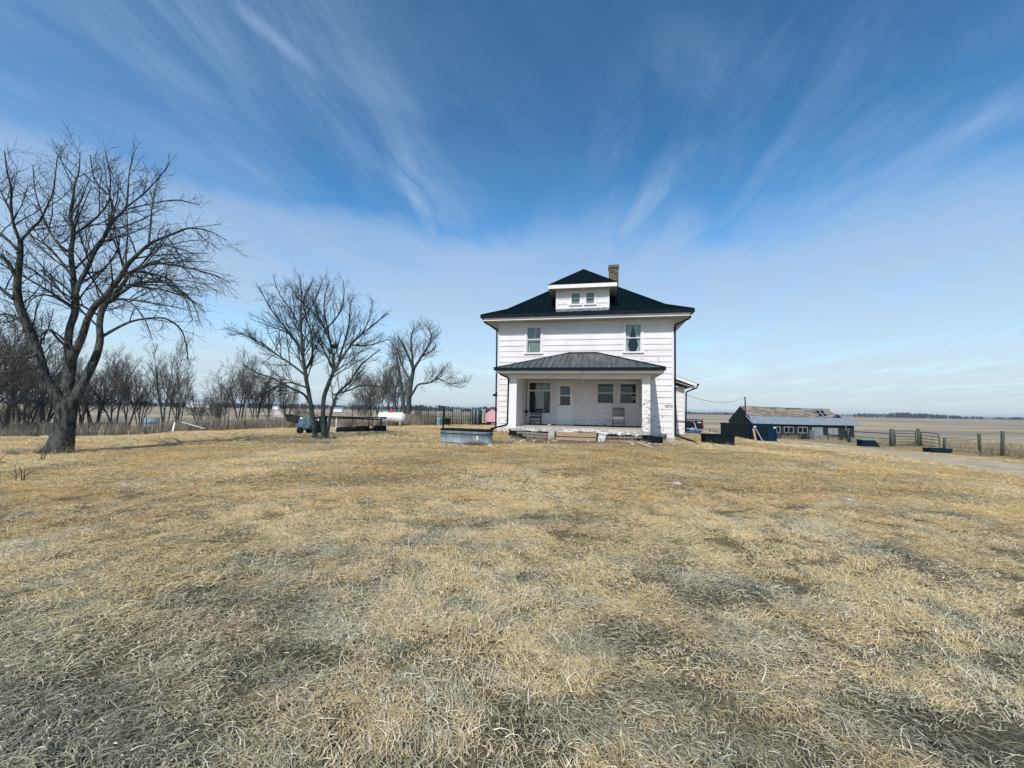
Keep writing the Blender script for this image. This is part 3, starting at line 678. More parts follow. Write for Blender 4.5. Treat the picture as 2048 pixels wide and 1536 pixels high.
# porch
PL0, PL1, PR0, PR1, PF = 1.09, 1.38, 6.33, 6.60, -2.42
pw = MB()
lap(pw, lambda a, z, d: (PL1 + d, a, z), PF + .02, -.005, .80, 2.96, ch=.245, seed=11)       # inner face of left side wall
lap(pw, lambda a, z, d: (PL0 - d, a, z), PF + .02, -.005, .40, 2.96, seed=12)
pw.build('porch_side_wall', ['white_siding', 'lap_shade'], house); pw = MB()
lap(pw, lambda a, z, d: (PR0 + .17 - d, a, z), PF + .02, -.005, .80, 2.96, seed=13)
lap(pw, lambda a, z, d: (PR1 + d, a, z), PF + .02, -.005, .40, 2.96, seed=14)
pw.build('porch_side_wall', ['white_siding', 'lap_shade'], house)
for s0, s1, z0 in ((PL0 - .025, PL1 + .01, .70), (PR0, PR1 + .03, .62)):
    c_ = MB(); c_.box((s0, PF - .02, z0), (s1, PF + .24, 2.80)); c_.build('porch_column', 'peeling' if s0 > 3 else 'white_trim', house, bevel=.006)
bm_ = MB(); bm_.box((PL0 - .03, PF - .035, 2.765), (PR1 + .04, PF + .15, 2.985)); bm_.build('porch_beam', 'white_trim', house)
ce = MB(); ce.box((PL0, PF + .15, 2.93), (PR1, -.05, 2.95)); ce.build('porch_ceiling', 'ceiling', house)
PE0, PE1, PEF, PZ = .60, 7.08, -2.88, 3.16
so_ = MB(); so_.box((PE0 + .03, PEF + .03, 2.965), (PE1 - .03, -.03, 2.985)); so_.build('porch_soffit', 'soffit', house)
pf = MB(); pf.box((PE0, PEF, 2.955), (PE1, PEF + .025, 3.06)); pf.box((PE0, PEF + .025, 2.955), (PE0 + .025, -.03, 3.06)); pf.box((PE1 - .025, PEF + .025, 2.955), (PE1, -.03, 3.06)); pf.build('porch_fascia', 'white_trim', house)
pg = MB(); pg.box((PE0 - .06, PEF - .09, 3.045), (PE1 + .05, PEF, 3.16)); pg.prism([(PE0 - .10, 3.17), (PE0 - .02, 3.17), (PE0 - .02, 3.06)], PEF - .09, PEF - .02); pg.build('porch_gutter', 'black_gutter', house)
E0, E1 = (PE0 - .02, PE1 + .02); r0, r1, rz = 3.29, 4.62, 4.12
pr = MB(); pr.quad([(E0, PEF, PZ), (E1, PEF, PZ), (r1, -.02, rz), (r0, -.02, rz)]); pr.quad([(E0, PEF, PZ), (r0, -.02, rz), (E0, -.02, PZ)]); pr.quad([(E1, PEF, PZ), (E1, -.02, PZ), (r1, -.02, rz)])
proof = pr.build('porch_roof', 'porch_metal', house)
ri = MB()
def pz(x, w):                                                              # front slope
    return PZ + (w - PEF) / (-.02 - PEF) * (rz - PZ)
x = E0 + .15
while x < E1:
    t = 1.0
    if x < r0: t = (x - E0) / (r0 - E0)
    if x > r1: t = (E1 - x) / (E1 - r1)
    w1 = PEF + t * (-.02 - PEF)
    ri.bar((x, PEF, PZ + .02), (x, w1, pz(x, w1) + .02), .02, .045)
    x += .235
ri.build('roof_rib', 'porch_metal', proof)
ca = MB(); ca.bar((E0, PEF, PZ + .02), (r0, -.03, rz + .02), .12, .03); ca.bar((E1, PEF, PZ + .02), (r1, -.03, rz + .02), .12, .03); ca.bar((r0, -.05, rz + .02), (r1, -.05, rz + .02), .10, .04)
ca.build('ridge_cap', 'black_roof', proof)
# floor with its broken, whitewashed front edge
def ragged(mb, s0, s1, w, zt, zb, amp, th=.06, seed=1, step=.05, top=0.0):
    R2 = random.Random(seed); n = int((s1 - s0) / step); off = 0
    prevp = None
    for k in range(n + 1):
        s = s0 + (s1 - s0) * k / n; off = off * .72 + R2.uniform(-amp, amp) * .6
        if R2.random() < .10: off += R2.choice((-1, 1)) * amp
        off = max(-amp * 1.4, min(amp, off)); wj = w + R2.uniform(-.012, .012)
        p = (s, wj, zb + off, zt + R2.uniform(-top, top))
        if prevp:
            a_, b2 = prevp, p
            mb.quad([(a_[0], a_[1], a_[2]), (b2[0], b2[1], b2[2]), (b2[0], b2[1], b2[3]), (a_[0], a_[1], a_[3])])
            mb.quad([(a_[0], a_[1] + th, a_[2]), (b2[0], b2[1] + th, b2[2]), (b2[0], b2[1], b2[2]), (a_[0], a_[1], a_[2])])
            mb.quad([(a_[0], a_[1], a_[3]), (b2[0], b2[1], b2[3]), (b2[0], b2[1] + th * 3, b2[3]), (a_[0], a_[1] + th * 3, a_[3])])
        prevp = p
flr = MB(); flr.box((PL0, PF + .05, .66), (PR1, -.03, .80)); flr.box((PL0 + .1, PF - .12, .63), (PR1, PF + .05, .735))
porch_floor = flr.build('porch_floor', 'concrete', house)
rg = MB(); ragged(rg, PL1 - .1, 3.0, PF - .14, .74, .66, .05, seed=4, top=.02); ragged(rg, 2.95, 4.8, PF - .14, .745, .63, .06, seed=9, top=.012); ragged(rg, 4.8, PR1 - .02, PF - .15, .73, .60, .045, seed=13, top=.012)
ragged(rg, 3.9, 4.6, PF - .17, .73, .66, .03, seed=23, top=.02)
rg.build('broken_edge', 'peeling', porch_floor)
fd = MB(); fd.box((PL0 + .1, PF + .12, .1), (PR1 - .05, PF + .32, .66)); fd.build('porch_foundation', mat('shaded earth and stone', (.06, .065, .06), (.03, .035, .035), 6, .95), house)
sk = MB(); R3 = random.Random(5)
sk.box((1.45, PF - .16, .50), (3.0, PF - .10, .58), rot=Matrix.Rotation(R_(1.5), 3, 'Y')); sk.build('skirt_board', 'wood_grey', house); sk = MB(); sk.box((1.7, PF - .22, .40), (2.98, PF - .15, .47), rot=Matrix.Rotation(R_(2.0), 3, 'Y')); sk.build('skirt_board', 'wood_grey', house); sk = MB(); sk.box((4.9, PF - .14, .47), (6.4, PF - .09, .53), rot=Matrix.Rotation(R_(-1), 3, 'Y'))
sk.build('skirt_board', 'wood_grey', house)
st = MB(); st.box((3.10, -3.05, .50), (4.62, -2.72, .64)); st.build('porch_step', 'wood_tan', house); st = MB(); st.box((3.12, -3.30, .36), (4.60, -2.98, .47)); st.build('porch_step', 'wood_tan', house)
bl = MB(); bl.box((2.78, -2.95, .30), (3.02, -2.6, .70)); bl.build('step_block', 'concrete', house)
bl = MB(); bl.box((4.68, -3.15, .26), (4.96, -2.62, .70), rot=Matrix.Rotation(R_(4), 3, 'Y')); bl.build('step_block', 'peeling', house, bevel=.02)
# porch lamp
la = MB(); la.lathe([(0, 0), (.05, 0), (.05, -.03), (.02, -.05), (.02, -.08), (.055, -.11), (.06, -.17), (.035, -.21), (0, -.22)], 14, c=(4.02, -1.0, 2.925)); la.build('porch_lamp', mat('milky lamp glass', (.75, .78, .72), (.7, .74, .68), 3, .3), house)
# house number plates on the boards
nb = MB()
def digit(mb, ch, x, z, h):
    seg = {'4': 'fgbc', '0': 'abcdef', '1': 'bc', '3': 'abgcd', '5': 'afgcd'}[ch]; w_ = h * .5
    P = {'a': ((0, h), (w_, h)), 'b': ((w_, h), (w_, h / 2)), 'c': ((w_, h / 2), (w_, 0)), 'd': ((0, 0), (w_, 0)), 'e': ((0, 0), (0, h / 2)), 'f': ((0, h / 2), (0, h)), 'g': ((0, h / 2), (w_, h / 2))}
    for q_ in seg:
        (a0, b0), (a1, b1) = P[q_]; mb.bar((x + a0 + .1 * b0, -.034, z + b0), (x + a1 + .1 * b1, -.034, z + b1), .016, .016, up=(0, 1, 0))
MT['num'] = mat('tarnished number metal', (.30, .30, .31), (.22, .22, .23), 5, .5)
for k, ch_ in enumerate('40010'): nb = MB(); digit(nb, ch_, 7.51 + k * .068, 1.71, .095); nb.build('house_number', 'num', house)
# downspouts
def pipe(name, pts, r=.036, m='black_gutter'):
    mb = MB(); P = [Vector(p) for p in pts]; out = [P[0]]
    for a, b_, c_ in zip(P[:-2], P[1:-1], P[2:]):
        d1 = (a - b_).normalized(); d2 = (c_ - b_).normalized(); k = min(.06, (a - b_).length * .4, (c_ - b_).length * .4)
        out += [b_ + d1 * k, b_ + (d1 + d2) * k * .3, b_ + d2 * k]
    out.append(P[-1]); mb.tube(out, r, 8, m=0); return mb.build(name, m, house)
pipe('downspout', [(-.62, -.62, 5.70), (-.60, -.58, 5.55), (-.10, -.08, 5.30), (-.065, -.06, .60), (-.30, -.28, .46)])
pipe('downspout', [(HW + .60, -.62, 5.70), (HW + .60, -.58, 5.50), (HW + .07, -.08, 5.30), (HW + .065, -.06, .50), (8.35, -1.6, .36), (8.55, -2.6, .24)], .038)
pipe('downspout', [(PE0 + .16, PEF + .05, 3.04), (PE0 + .17, PEF + .06, 2.90), (PL0 - .05, PF - .03, 2.78), (PL0 - .06, PF - .03, .86), (.45, -2.75, .70), (.42, -2.8, .68)], .034)
# awning over the side door, rear lean-to
aw = MB(); aw.prism([(-.80, 2.24), (-.01, 2.62), (-.01, 2.56), (-.80, 2.17)], 2.0, 3.6); aw.build('side_awning', 'black_gutter', house)
an = MB(); AX = 9.45
lap(an, front(6.0), HW, AX, .25, 2.95, seed=21); lap(an, rightf(AX), 6.0, HD, .25, 2.8, seed=22); an.box((AX - .06, 5.96, .2), (AX + .02, 6.04, 2.9)); an.build('lean_to', ['white_siding', 'lap_shade'], house)
ar = MB(); ar.prism([(HW, 3.95), (HW, 3.88), (AX + .58, 3.06), (AX + .58, 3.13)], 5.45, HD + .3); lr = ar.build('lean_to_roof', 'black_roof', house)
af = MB(); af.prism([(HW + .01, 3.93), (HW + .01, 3.76), (AX + .56, 2.94), (AX + .56, 3.11)], 5.42, 5.445); af.build('lean_to_fascia', 'white_trim', lr)
ag = MB(); ag.box((AX + .58, 5.4, 3.0), (AX + .68, HD + .3, 3.10)); ag.build('lean_to_gutter', 'black_gutter', lr)
as_ = MB(); as_.prism([(HW + .01, 3.60), (HW + .01, 3.57), (AX + .5, 2.86), (AX + .5, 2.89)], 5.46, 6.0); as_.build('lean_to_soffit', 'soffit', lr)
pipe('downspout', [(AX + .6, 5.5, 3.0), (AX + .58, 5.5, 2.88), (AX + .10, 5.92, 2.66), (AX + .07, 5.94, .40)], .04)
pipe('conduit', [(HW + .2, 5.92, 1.02), (AX + .06, 5.92, .98)], .02, 'wood_dark')

# ------------------------------------------------------------------ things on the porch
def hthing(name, label, cat, s, w, z, rot=0, group=None):
    return thing(name, label, cat, hw(s, w, z), -HA + rot, group)
def porch_chair(t, seatm, h=.80, sh=.38):
    for sx in (-1, 1):
        for y, hh in ((-.21, sh), (.21, h)):
            mb = MB(); mb.tube([(sx * .235, y - (.02 if y < 0 else -.03), 0), (sx * .235, y, sh), (sx * .235, y + (.05 if y > 0 else 0), hh)], .014, 6); mb.build('leg', 'black_metal', t)
    s = MB(); s.box((-.235, -.235, sh - .03), (.235, .22, sh + .035)); s.build('seat', seatm, t, bevel=.012)
    b_ = MB(); b_.bar((-.235, .255, h - .015), (.235, .255, h - .015), .03, .035); b_.bar((-.235, .235, sh + .12), (.235, .235, sh + .12), .025, .025); b_.bar((-.235, .25, h - .09), (.235, .25, h - .09), .02, .02)
    for k in range(8): x = -.19 + k * .054; b_.bar((x, .235, sh + .12), (x, .252, h - .05), .018, .012)
    b_.build('backrest', 'black_metal', t)
    st = MB(); st.bar((-.235, -.21, .16), (.235, -.21, .16), .016); st.build('stretcher', 'black_metal', t); st = MB(); st.bar((-.235, .22, .2), (.235, .22, .2), .016); st.build('stretcher', 'black_metal', t)
t = hthing('porch_chair', 'slatted metal chair with a dark seat below the wide porch window', 'chair', 1.90, -.5, .80, .05, 'metal chairs on the porch'); porch_chair(t, 'black_metal', .74, .36)
t = hthing('porch_chair', 'slatted metal chair with a white seat below the paired porch windows', 'chair', 5.53, -.6, .80, -.05, 'metal chairs on the porch'); porch_chair(t, 'white_metal', .84, .40)
t = hthing('wind_chime', 'dark wind chime on a long cord by the left porch wall', 'wind chime', 1.55, -1.0, .80)
mb = MB(); mb.tube([(0, 0, 2.12), (.005, 0, 1.2), (0, 0, .66)], .005, 5); mb.build('cord', 'black_metal', t)
mb = MB(); mb.lathe([(0, .03), (.025, .015), (.035, 0), (.025, -.02), (0, -.03)], 12, c=(0, 0, 1.17)); mb.build('bead', 'black_metal', t)
mb = MB(); mb.lathe([(.0, .66), (.10, .64), (.095, .61), (.03, .53), (.02, .42), (0, .40)], 14); mb.build('bell', 'black_metal', t)
bw = MB(); bw.lathe([(0, .0), (.05, .0), (.10, .05), (.105, .06), (.095, .055), (.05, .01), (0, .008)], 18); o = bw.build('bowl', 'white_metal', loc=hw(2.55, -.7, .80)); tag(o, 'small white bowl on the porch floor left of the door', 'bowl')
def tire(name, label, x, y, r, w, flat=True, tilt=0, group=None, rz=0, z=None):
    t = thing(name, label, 'tire', (x, y, (gz(x, y) if z is None else z)), rz, group)
    mb = MB(); n = 40; h = w / 2; prof = [(r * .62, h * .75), (r * .70, h * .95), (r * .93, h), (r * .99, h * .7), (r, h * .3), (r, -h * .3), (r * .99, -h * .7), (r * .93, -h), (r * .70, -h * .95), (r * .62, -h * .75)]
    mb.lathe(prof, n); mb.lathe([(r * .62, -h * .75), (r * .68, -h * .6), (r * .90, -h * .6), (r * .92, 0), (r * .90, h * .6), (r * .68, h * .6), (r * .62, h * .75)], n)
    a = mb.build('tire_body', 'rubber', t)
    tr = MB()
    for k in range(36):
        a0 = 2 * math.pi * k / 36; c_, s_ = math.cos(a0), math.sin(a0); tr.bar((c_ * r * .995, s_ * r * .995, -h * .75), (math.cos(a0 + .06) * r * .995, math.sin(a0 + .06) * r * .995, h * .75), .03 * r / .4, .012, up=(c_, s_, 0))
    b_ = tr.build('tread', 'rubber', t)
    for o in (a, b_):
        o.location.z = h if flat else r; o.rotation_euler = (0 if flat else math.pi / 2, tilt, 0)
    return t
wx, wy, _ = hw(6.64, -3.05); tire('tire', 'black tire lying against the right porch column', wx, wy, .36, .22, True, R_(6), rz=0)
wx, wy, _ = hw(7.32, -.75); t = thing('bucket', 'small galvanised bucket at the foot of the right wall', 'bucket', (wx, wy, gz(wx, wy)))
mb = MB(); mb.lathe([(0, .01), (.12, .0), (.16, .25), (.17, .26), (.155, .25), (.115, .02), (0, .02)], 20); mb.build('pail', 'galv', t)
mb = MB(); mb.tube([(-.16, 0, .24), (-.17, -.06, .12), (0, -.17, .08), (.17, -.06, .12), (.16, 0, .24)], .006, 5); mb.build('handle', 'black_metal', t)
p0, p1 = Vector(hw(5.86, -3.5)), Vector(hw(6.45, -4.6)); mb = MB(); mb.tube([(p0.x, p0.y, gz(p0.x, p0.y) + .10), (p1.x, p1.y, gz(p1.x, p1.y) + .02)], .014, 6); tag(mb.build('white_pipe', 'white_metal'), 'thin white pipe lying on the bare ground right of the steps', 'pipe')
def board(label, a, b_, w, th, m, name='board'):
    mb = MB(); mb.bar(a, b_, w, th, up=(0, 0, 1)); return tag(mb.build(name, m), label, 'board')
a = Vector(hw(5.0, -3.15)); b_ = Vector(hw(5.95, -3.2)); board('reddish plank lying below the right half of the porch edge', (a.x, a.y, gz(a.x, a.y) + .05), (b_.x, b_.y, gz(b_.x, b_.y) + .04), .14, .04, mat('reddish plank', (.42, .24, .17), (.30, .18, .13), 4, .9))
# broken lumps of concrete and stone scattered before the porch
def lump(name, label, cat, x, y, r, m, group=None, sq=.6, seed=0):
    R2 = random.Random(seed * 31 + int(x * 100)); mb = MB(); n = 9; prof = []
    for i in range(5):
        for j in range(n):
            t_ = 2 * math.pi * j / n; ph = math.pi * i / 4; rr_ = r * (.75 + .5 * R2.random()); mb.v.append((math.sin(ph) * math.cos(t_) * rr_ * 1.2, math.sin(ph) * math.sin(t_) * rr_, math.cos(ph) * rr_ * sq))
    for i in range(4):
        for j in range(n): mb.face((i * n + j, i * n + (j + 1) % n, (i + 1) * n + (j + 1) % n, (i + 1) * n + j))
    o = mb.build(name, m, loc=(x, y, gz(x, y) + r * sq * .35), rotz=R2.uniform(0, 6)); return tag(o, label, cat, group)
R2 = random.Random(77)
for k in range(34):
    s, w = R2.uniform(1.2, 7.8), -2.75 - abs(R2.gauss(0, .8)); x, y, _ = hw(s, w)
    lump('rubble', 'small lumps of broken whitewashed concrete scattered in front of the porch', 'rubble', x, y, R2.uniform(.025, .07), R2.choice(['stone', 'peeling', 'concrete']), 'rubble before the porch', seed=k)
# ------------------------------------------------------------------ yard things
# oval stock tank
p0, p1 = at(884, 884, 15.9), at(982, 889, 15.0); c0 = (p0 + p1) / 2; ang_ = math.atan2(p1.y - p0.y, p1.x - p0.x); TL = (p1 - p0).length
t = thing('stock_tank', 'oval galvanised stock tank beside the left end of the porch', 'stock tank', (c0.x, c0.y + .12, gz(c0.x, c0.y - .2) - .03), ang_)
def oval(mb, L, Wd, z0, z1, r_off=0, n=12, prof=None, m=0):
    hw_, hr = L / 2 - Wd / 2, Wd / 2
    pts = [(hw_ + math.cos(a) * hr, math.sin(a) * hr, math.cos(a), math.sin(a)) for a in np.linspace(-math.pi / 2, math.pi / 2, n)] + [(-hw_ + math.cos(a) * hr, math.sin(a) * hr, math.cos(a), math.sin(a)) for a in np.linspace(math.pi / 2, 3 * math.pi / 2, n)]
    o = len(mb.v); k = len(prof); N = len(pts)
    for off, z in prof:
        for x, y, nx_, ny_ in pts: mb.v.append((x + nx_ * off, y + ny_ * off, z))
    for i in range(k - 1):
        for j in range(N): mb.face((o + i * N + j, o + i * N + (j + 1) % N, o + (i + 1) * N + (j + 1) % N, o + (i + 1) * N + j), m, True)
    mb.face(tuple(o + j for j in range(N)), m)
mb = MB(); H_ = .60
prof = [(-.02, .03), (-.02, .0), (0, .0), (0, .06), (.018, .075), (.018, .09), (0, .105), (0, .40), (.02, .415), (.02, .44), (0, .455), (0, .50), (.02, .515), (.02, .535), (0, .55), (0, .585), (-.015, .585), (-.03, .5), (-.03, .05)]
oval(mb, TL, .75, 0, H_, prof=prof); mb.build('tank_wall', 'galv', t)
mb = MB(); oval(mb, TL, .75, 0, 0, prof=[(0, .56), (.03, .56), (.04, .60), (.02, .625), (-.02, .61), (-.025, .585)]); mb.f.pop(); mb.m.pop(); mb.sm.pop(); mb.build('rim', 'black_gutter', t)
mb = MB(); oval(mb, TL, .75, 0, 0, prof=[(.021, .425), (.032, .435), (.032, .455), (.021, .465)]); mb.f.pop(); mb.m.pop(); mb.sm.pop(); mb.build('seam', 'black_gutter', t)
mb = MB(); oval(mb, TL, .75, 0, 0, prof=[(.001, -.02), (.006, -.02), (.006, .045), (.001, .05)]); mb.f.pop(); mb.m.pop(); mb.sm.pop(); mb.build('bottom_band', 'black_gutter', t)
mb = MB(); mb.box((TL / 2 - .40, -.392, .20), (TL / 2 - .33, -.372, .38)); mb.build('sticker', 'white_metal', t); t.scale = (1, 1, .90)

# T shaped clothesline pole
x, y = at(886, 862, 26)[:2]; t = thing('clothesline_pole', 'dark T shaped clothesline pole behind the stock tank', 'clothesline pole', (x, y, gz(x, y)), R_(8)); hz = at(886, 813, 26).z - gz(x, y)
mb = MB(); mb.tube([(0, 0, -.1), (.01, 0, hz)], .048, 8); mb.build('pole', 'black_metal', t); mb = MB(); mb.bar((-.37, 0, hz + .02), (.37, 0, hz - .03), .06, .06); mb.build('crossbar', 'black_metal', t)

# trampoline frame without its mat
x, y = -9.45, 24.4; t = thing('trampoline_frame', 'round bare trampoline frame without a mat, standing over old tires', 'trampoline frame', (x, y, gz(x, y)), .1); Rr = 1.95; hh = at(700, 836, 24).z - gz(x, y)
mb = MB(); mb.tube([(Rr * math.cos(a), Rr * math.sin(a), hh + .03 * math.sin(3 * a)) for a in np.linspace(0, 2 * math.pi, 49)[:-1]], .035, 8, closed=True); mb.build('ring', 'black_metal', t)
for k in range(4):
    a0 = .75 + k * math.pi / 2; a1 = a0 + .42; P_ = [(Rr * math.cos(a), Rr * math.sin(a)) for a in (a0, a1)]
    mb = MB(); mb.tube([(P_[0][0], P_[0][1], hh), (P_[0][0], P_[0][1], .03), (P_[1][0], P_[1][1], .03), (P_[1][0], P_[1][1], hh)], .034, 8); mb.build('leg', 'white_metal' if k in (1, 2) else 'black_metal', t)
def px_ground(u, v, Y): p = at(u, v, Y); return p.x, p.y
for u, Y, r, w, fl, lb in ((696, 23.2, .62, .26, True, 'wide black tire lying flat under the left of the trampoline frame'), (725, 23.4, .36, .30, True, 'small black tire lying between the two wide ones under the trampoline frame'),
                        (738, 24.4, .52, .13, True, 'thin flat tire at the back under the trampoline frame'), (759, 23.4, .36, .33, True, 'thick black tire at the right end of the trampoline frame')):
    x, y = px_ground(u, 864, Y); tire('tire', lb, x, y, r, w, fl, group='old tires under the trampoline')
# small blue garden tractor behind the forked tree
x, y = px_ground(626, 862, 22.5); t = thing('garden_tractor', 'small blue grey garden tractor half hidden behind the forked tree', 'garden tractor', (x, y, gz(x, y)), R_(-8))
mb = MB(); mb.prism([(-.75, .42), (-.62, .72), (-.30, .80), (-.05, .74), (0, .38), (-.6, .30)], -.26, .26); mb.build('hood', 'blue_grey', t, bevel=.06)
mb = MB(); mb.box((-.65, -.22, .22), (.70, .22, .36)); mb.prism([(.10, .36), (.14, .56), (.70, .60), (.74, .36)], -.36, .36); mb.build('chassis', 'blue_paint', t, bevel=.03)
mb = MB(); mb.prism([(.18, .60), (.20, .70), (.50, .70), (.56, .98), (.64, .98), (.62, .60)], -.22, .22); mb.build('seat', 'rubber', t, bevel=.03)
for sx in (-1, 1):
    for xx, r_, ww in ((-.5, .19, .12), (.42, .30, .20)):
        mb = MB(); mb.lathe([(.0, -ww / 2), (r_ * .9, -ww / 2), (r_, -ww / 4), (r_, ww / 4), (r_ * .9, ww / 2), (0, ww / 2)], 20); o = mb.build('wheel', 'rubber', t); o.rotation_euler = (math.pi / 2, 0, 0); o.location = (xx, sx * .38, r_)
mb = MB(); mb.tube([(-.02, 0, .70), (.12, 0, .92)], .02, 6); mb.tube([(.12 + .04 * math.cos(a), .16 * math.sin(a), .92 + .12 * math.cos(a)) for a in np.linspace(0, 2 * math.pi, 17)[:-1]], .015, 6, closed=True); mb.build('steering_wheel', 'rubber', t)
# tipped wheelbarrow at the fence
x, y = px_ground(578, 857, 28.5); t = thing('wheelbarrow', 'tipped grey wheelbarrow propped in the dry weeds by the fence', 'wheelbarrow', (x, y, gz(x, y)), .1)
mb = MB(); mb.prism([(-.15, .98), (-.02, .55), (.48, .42), (.72, .80)], -.32, .32); mb.build('tray', 'wood_dark', t, bevel=.04)
for s_ in (-.25, .25): mb = MB(); mb.bar((.02, s_, .02), (.62, s_, .72), .045); mb.build('handle', 'wood_dark', t)
mb = MB(); mb.lathe([(0, -.05), (.16, -.05), (.19, 0), (.16, .05), (0, .05)], 16); o = mb.build('wheel', 'white_metal', t); o.rotation_euler = (1.5, .2, 0); o.location = (.72, 0, .62)
# propane tank
pa, pb = at(755, 852, 37), at(811, 852, 37); cx_ = (pa.x + pb.x) / 2; t = thing('propane_tank', 'white propane tank with a red dome, lying by the tall bare tree', 'propane tank', (cx_ - .15, 37.4, gz(cx_, 37.4) + .08), R_(3)); L_ = (pb - pa).length / 2 + .04; rr_ = .48
mb = MB(); prof = [(0, -L_)] + [(rr_ * math.sin(a), -L_ + .42 * (1 - math.cos(a))) for a in np.linspace(.2, math.pi / 2, 7)] + [(rr_ * math.sin(a), L_ - .42 * (1 - math.cos(a))) for a in np.linspace(math.pi / 2, .2, 7)] + [(0, L_)]
mb.lathe(prof, 28); o = mb.build('tank_body', 'white_metal', t); o.rotation_euler = (0, math.pi / 2, 0); o.location = (0, 0, .66)
mb = MB(); mb.lathe([(.20, 1.12), (.20, 1.24), (.14, 1.36), (.05, 1.40), (0, 1.40)], 18); mb.build('dome', 'red', t)
mb = MB(); mb.tube([(-.55, 0, 1.12), (-.55, 0, 1.24)], .03, 8); mb.build('valve', 'white_metal', t); mb = MB(); mb.tube([(.9, 0, 1.1), (.9, 0, 1.16)], .06, 8); mb.build('cap', 'white_metal', t)
for s_ in (-.85, .85): mb = MB(); mb.box((s_ - .07, -.35, 0), (s_ + .07, .35, .28)); mb.build('foot', 'concrete', t)
# corral panels
def panel(name, label, A_, B_, h, bars, rails, m, group, lean=0):
    A_, B_ = Vector(A_), Vector(B_); L = (B_ - A_).length; an_ = math.atan2(B_.y - A_.y, B_.x - A_.x); z = (gz(A_.x, A_.y) + gz(B_.x, B_.y)) / 2
    t = thing(name, label, 'corral panel', (A_.x, A_.y, z), an_, group)
    f = MB(); f.tube([(0, 0, .04), (0, 0, h - .05), (.06, 0, h), (L - .06, 0, h), (L, 0, h - .05), (L, 0, .04)], .045, 8); f.tube([(0, 0, .1), (L, 0, .1)], .024, 6); f.build('frame', m, t)
    for k in range(bars): b_ = MB(); x_ = L * (k + 1) / (bars + 1); b_.tube([(x_, 0, .1), (x_, 0, h)], .034, 6); b_.build('bar', m, t)
    for k in range(rails): b_ = MB(); z_ = .1 + (h - .1) * (k + 1) / (rails + 1); b_.tube([(0, 0, z_), (L, 0, z_)], .019, 6); b_.build('rail', m, t)
    if lean: t.rotation_euler.x = lean
    return t
Yc = 39.0
def cp(u, Y=Yc): p = at(u, 848, Y); return (p.x, p.y)
GP = 'dark upright bar panels of the corral'
for u0, u1, bars, hgt, lb in ((841, 856, 3, 1.62, 'first corral panel from the propane tank'), (856, 871, 3, 1.62, 'second corral panel from the propane tank, by the open gap'),
                      (889, 905, 3, 1.55, 'corral panel just right of the clothesline pole'), (905, 923, 4, 1.55, 'middle panel of the corral run right of the clothesline pole'), (923, 941, 4, 1.5, 'corral panel ending at the folded bundle')):
    panel('corral_fence', lb + ', with dark upright bars', (*cp(u0), 0), (*cp(u1), 0), hgt, bars, 1, 'dark_green_metal', GP)
for k in range(5):
    u = 944 + k * 3.4; a = cp(u, 38.4); b_ = cp(u + 5.0, 40.8)
    panel('corral_fence', ['tall dark panel at the near side of the folded bundle', 'second panel inside the folded bundle', 'third panel, in the middle of the folded bundle', 'fourth panel inside the folded bundle', 'last panel at the pink playhouse side of the folded bundle'][k], (*a, 0), (*b_, 0), 1.62 - k * .06, 3, 1, 'galv' if k in (1, 3) else 'dark_green_metal', 'panels folded together in a bundle')
x, y = cp(872, 38.9); a = cp(871); b_ = cp(888); t = thing('corral_gateway', 'tall thin arch over the opening in the corral', 'gateway', (a[0], a[1], gz(*a))); L = b_[0] - a[0]
mb = MB(); mb.tube([(0, 0, 0), (0, 0, 1.85), (L * .5, 0, 1.92), (L * .6, 0, 1.85), (L * .6, 0, 0)], .026, 6); mb.build('arch', 'dark_green_metal', t)
x, y = cp(893, 38.2); t = thing('plastic_tub', 'black square tub in front of the corral panels', 'tub', (x, y, gz(x, y))); mb = MB(); mb.box((-.30, -.3, .12), (.30, .3, .62)); mb.box((-.34, -.34, .58), (.34, .34, .66)); mb.build('tub_body', 'rubber', t, bevel=.03)
mb = MB(); mb.bar((-.25, -.25, 0), (-.25, -.25, .14), .05); mb.bar((.25, -.25, 0), (.25, -.25, .14), .05); mb.build('leg', 'rubber', t)
x, y = cp(878, 39.6); mb = MB(); mb.lathe([(.48, 0), (.50, .5), (.48, .75), (.44, .72), (.45, .05)], 24); tag(mb.build('round_feeder', 'galv', loc=(x, y, gz(x, y))), 'round grey feeder standing in the corral opening', 'feeder')
# pink playhouse
pa = at(974, 848, 42); pb = at(994, 848, 42); x, y = (pa.x + pb.x) / 2 + .1, 42.3
t = thing('playhouse', 'small pink playhouse with a brown roof left of the farmhouse', 'playhouse', (x, y, gz(x, y)), -.15); wd = .62; z0, z1, z2 = .32, 1.28, 1.72
mb = MB(); mb.prism([(-wd, z0), (wd, z0), (wd, z1), (0, z2), (-wd, z1)], -.7, .9); mb.build('wall', 'pink', t)
mb = MB()
for s_ in (-1, 1): mb.prism([(0, z2 + .02), (0, z2 + .09), (s_ * (wd + .14), z1 - .02), (s_ * (wd + .14), z1 - .09)], -.84, 1.0)
mb.build('roof', 'brown_roof', t)
mb = MB(); mb.box((-wd + .02, -.68, .2), (wd - .02, .88, .318)); mb.build('base_frame', 'wood_dark', t)
for k, (a_, b2) in enumerate(((-.5, -.6), (.45, -.6), (-.5, .7), (.45, .7))): mb = MB(); mb.box((a_ - .12, b2 - .12, -.05), (a_ + .12, b2 + .12, .2)); mb.build('foot', 'wood_dark', t)
x, y = at(968, 850, 40.5)[:2]; t = lump('scrap_heap', 'low dark heap of scrap left of the pink playhouse', 'scrap heap', x, y, .42, 'wood_dark', sq=.35)

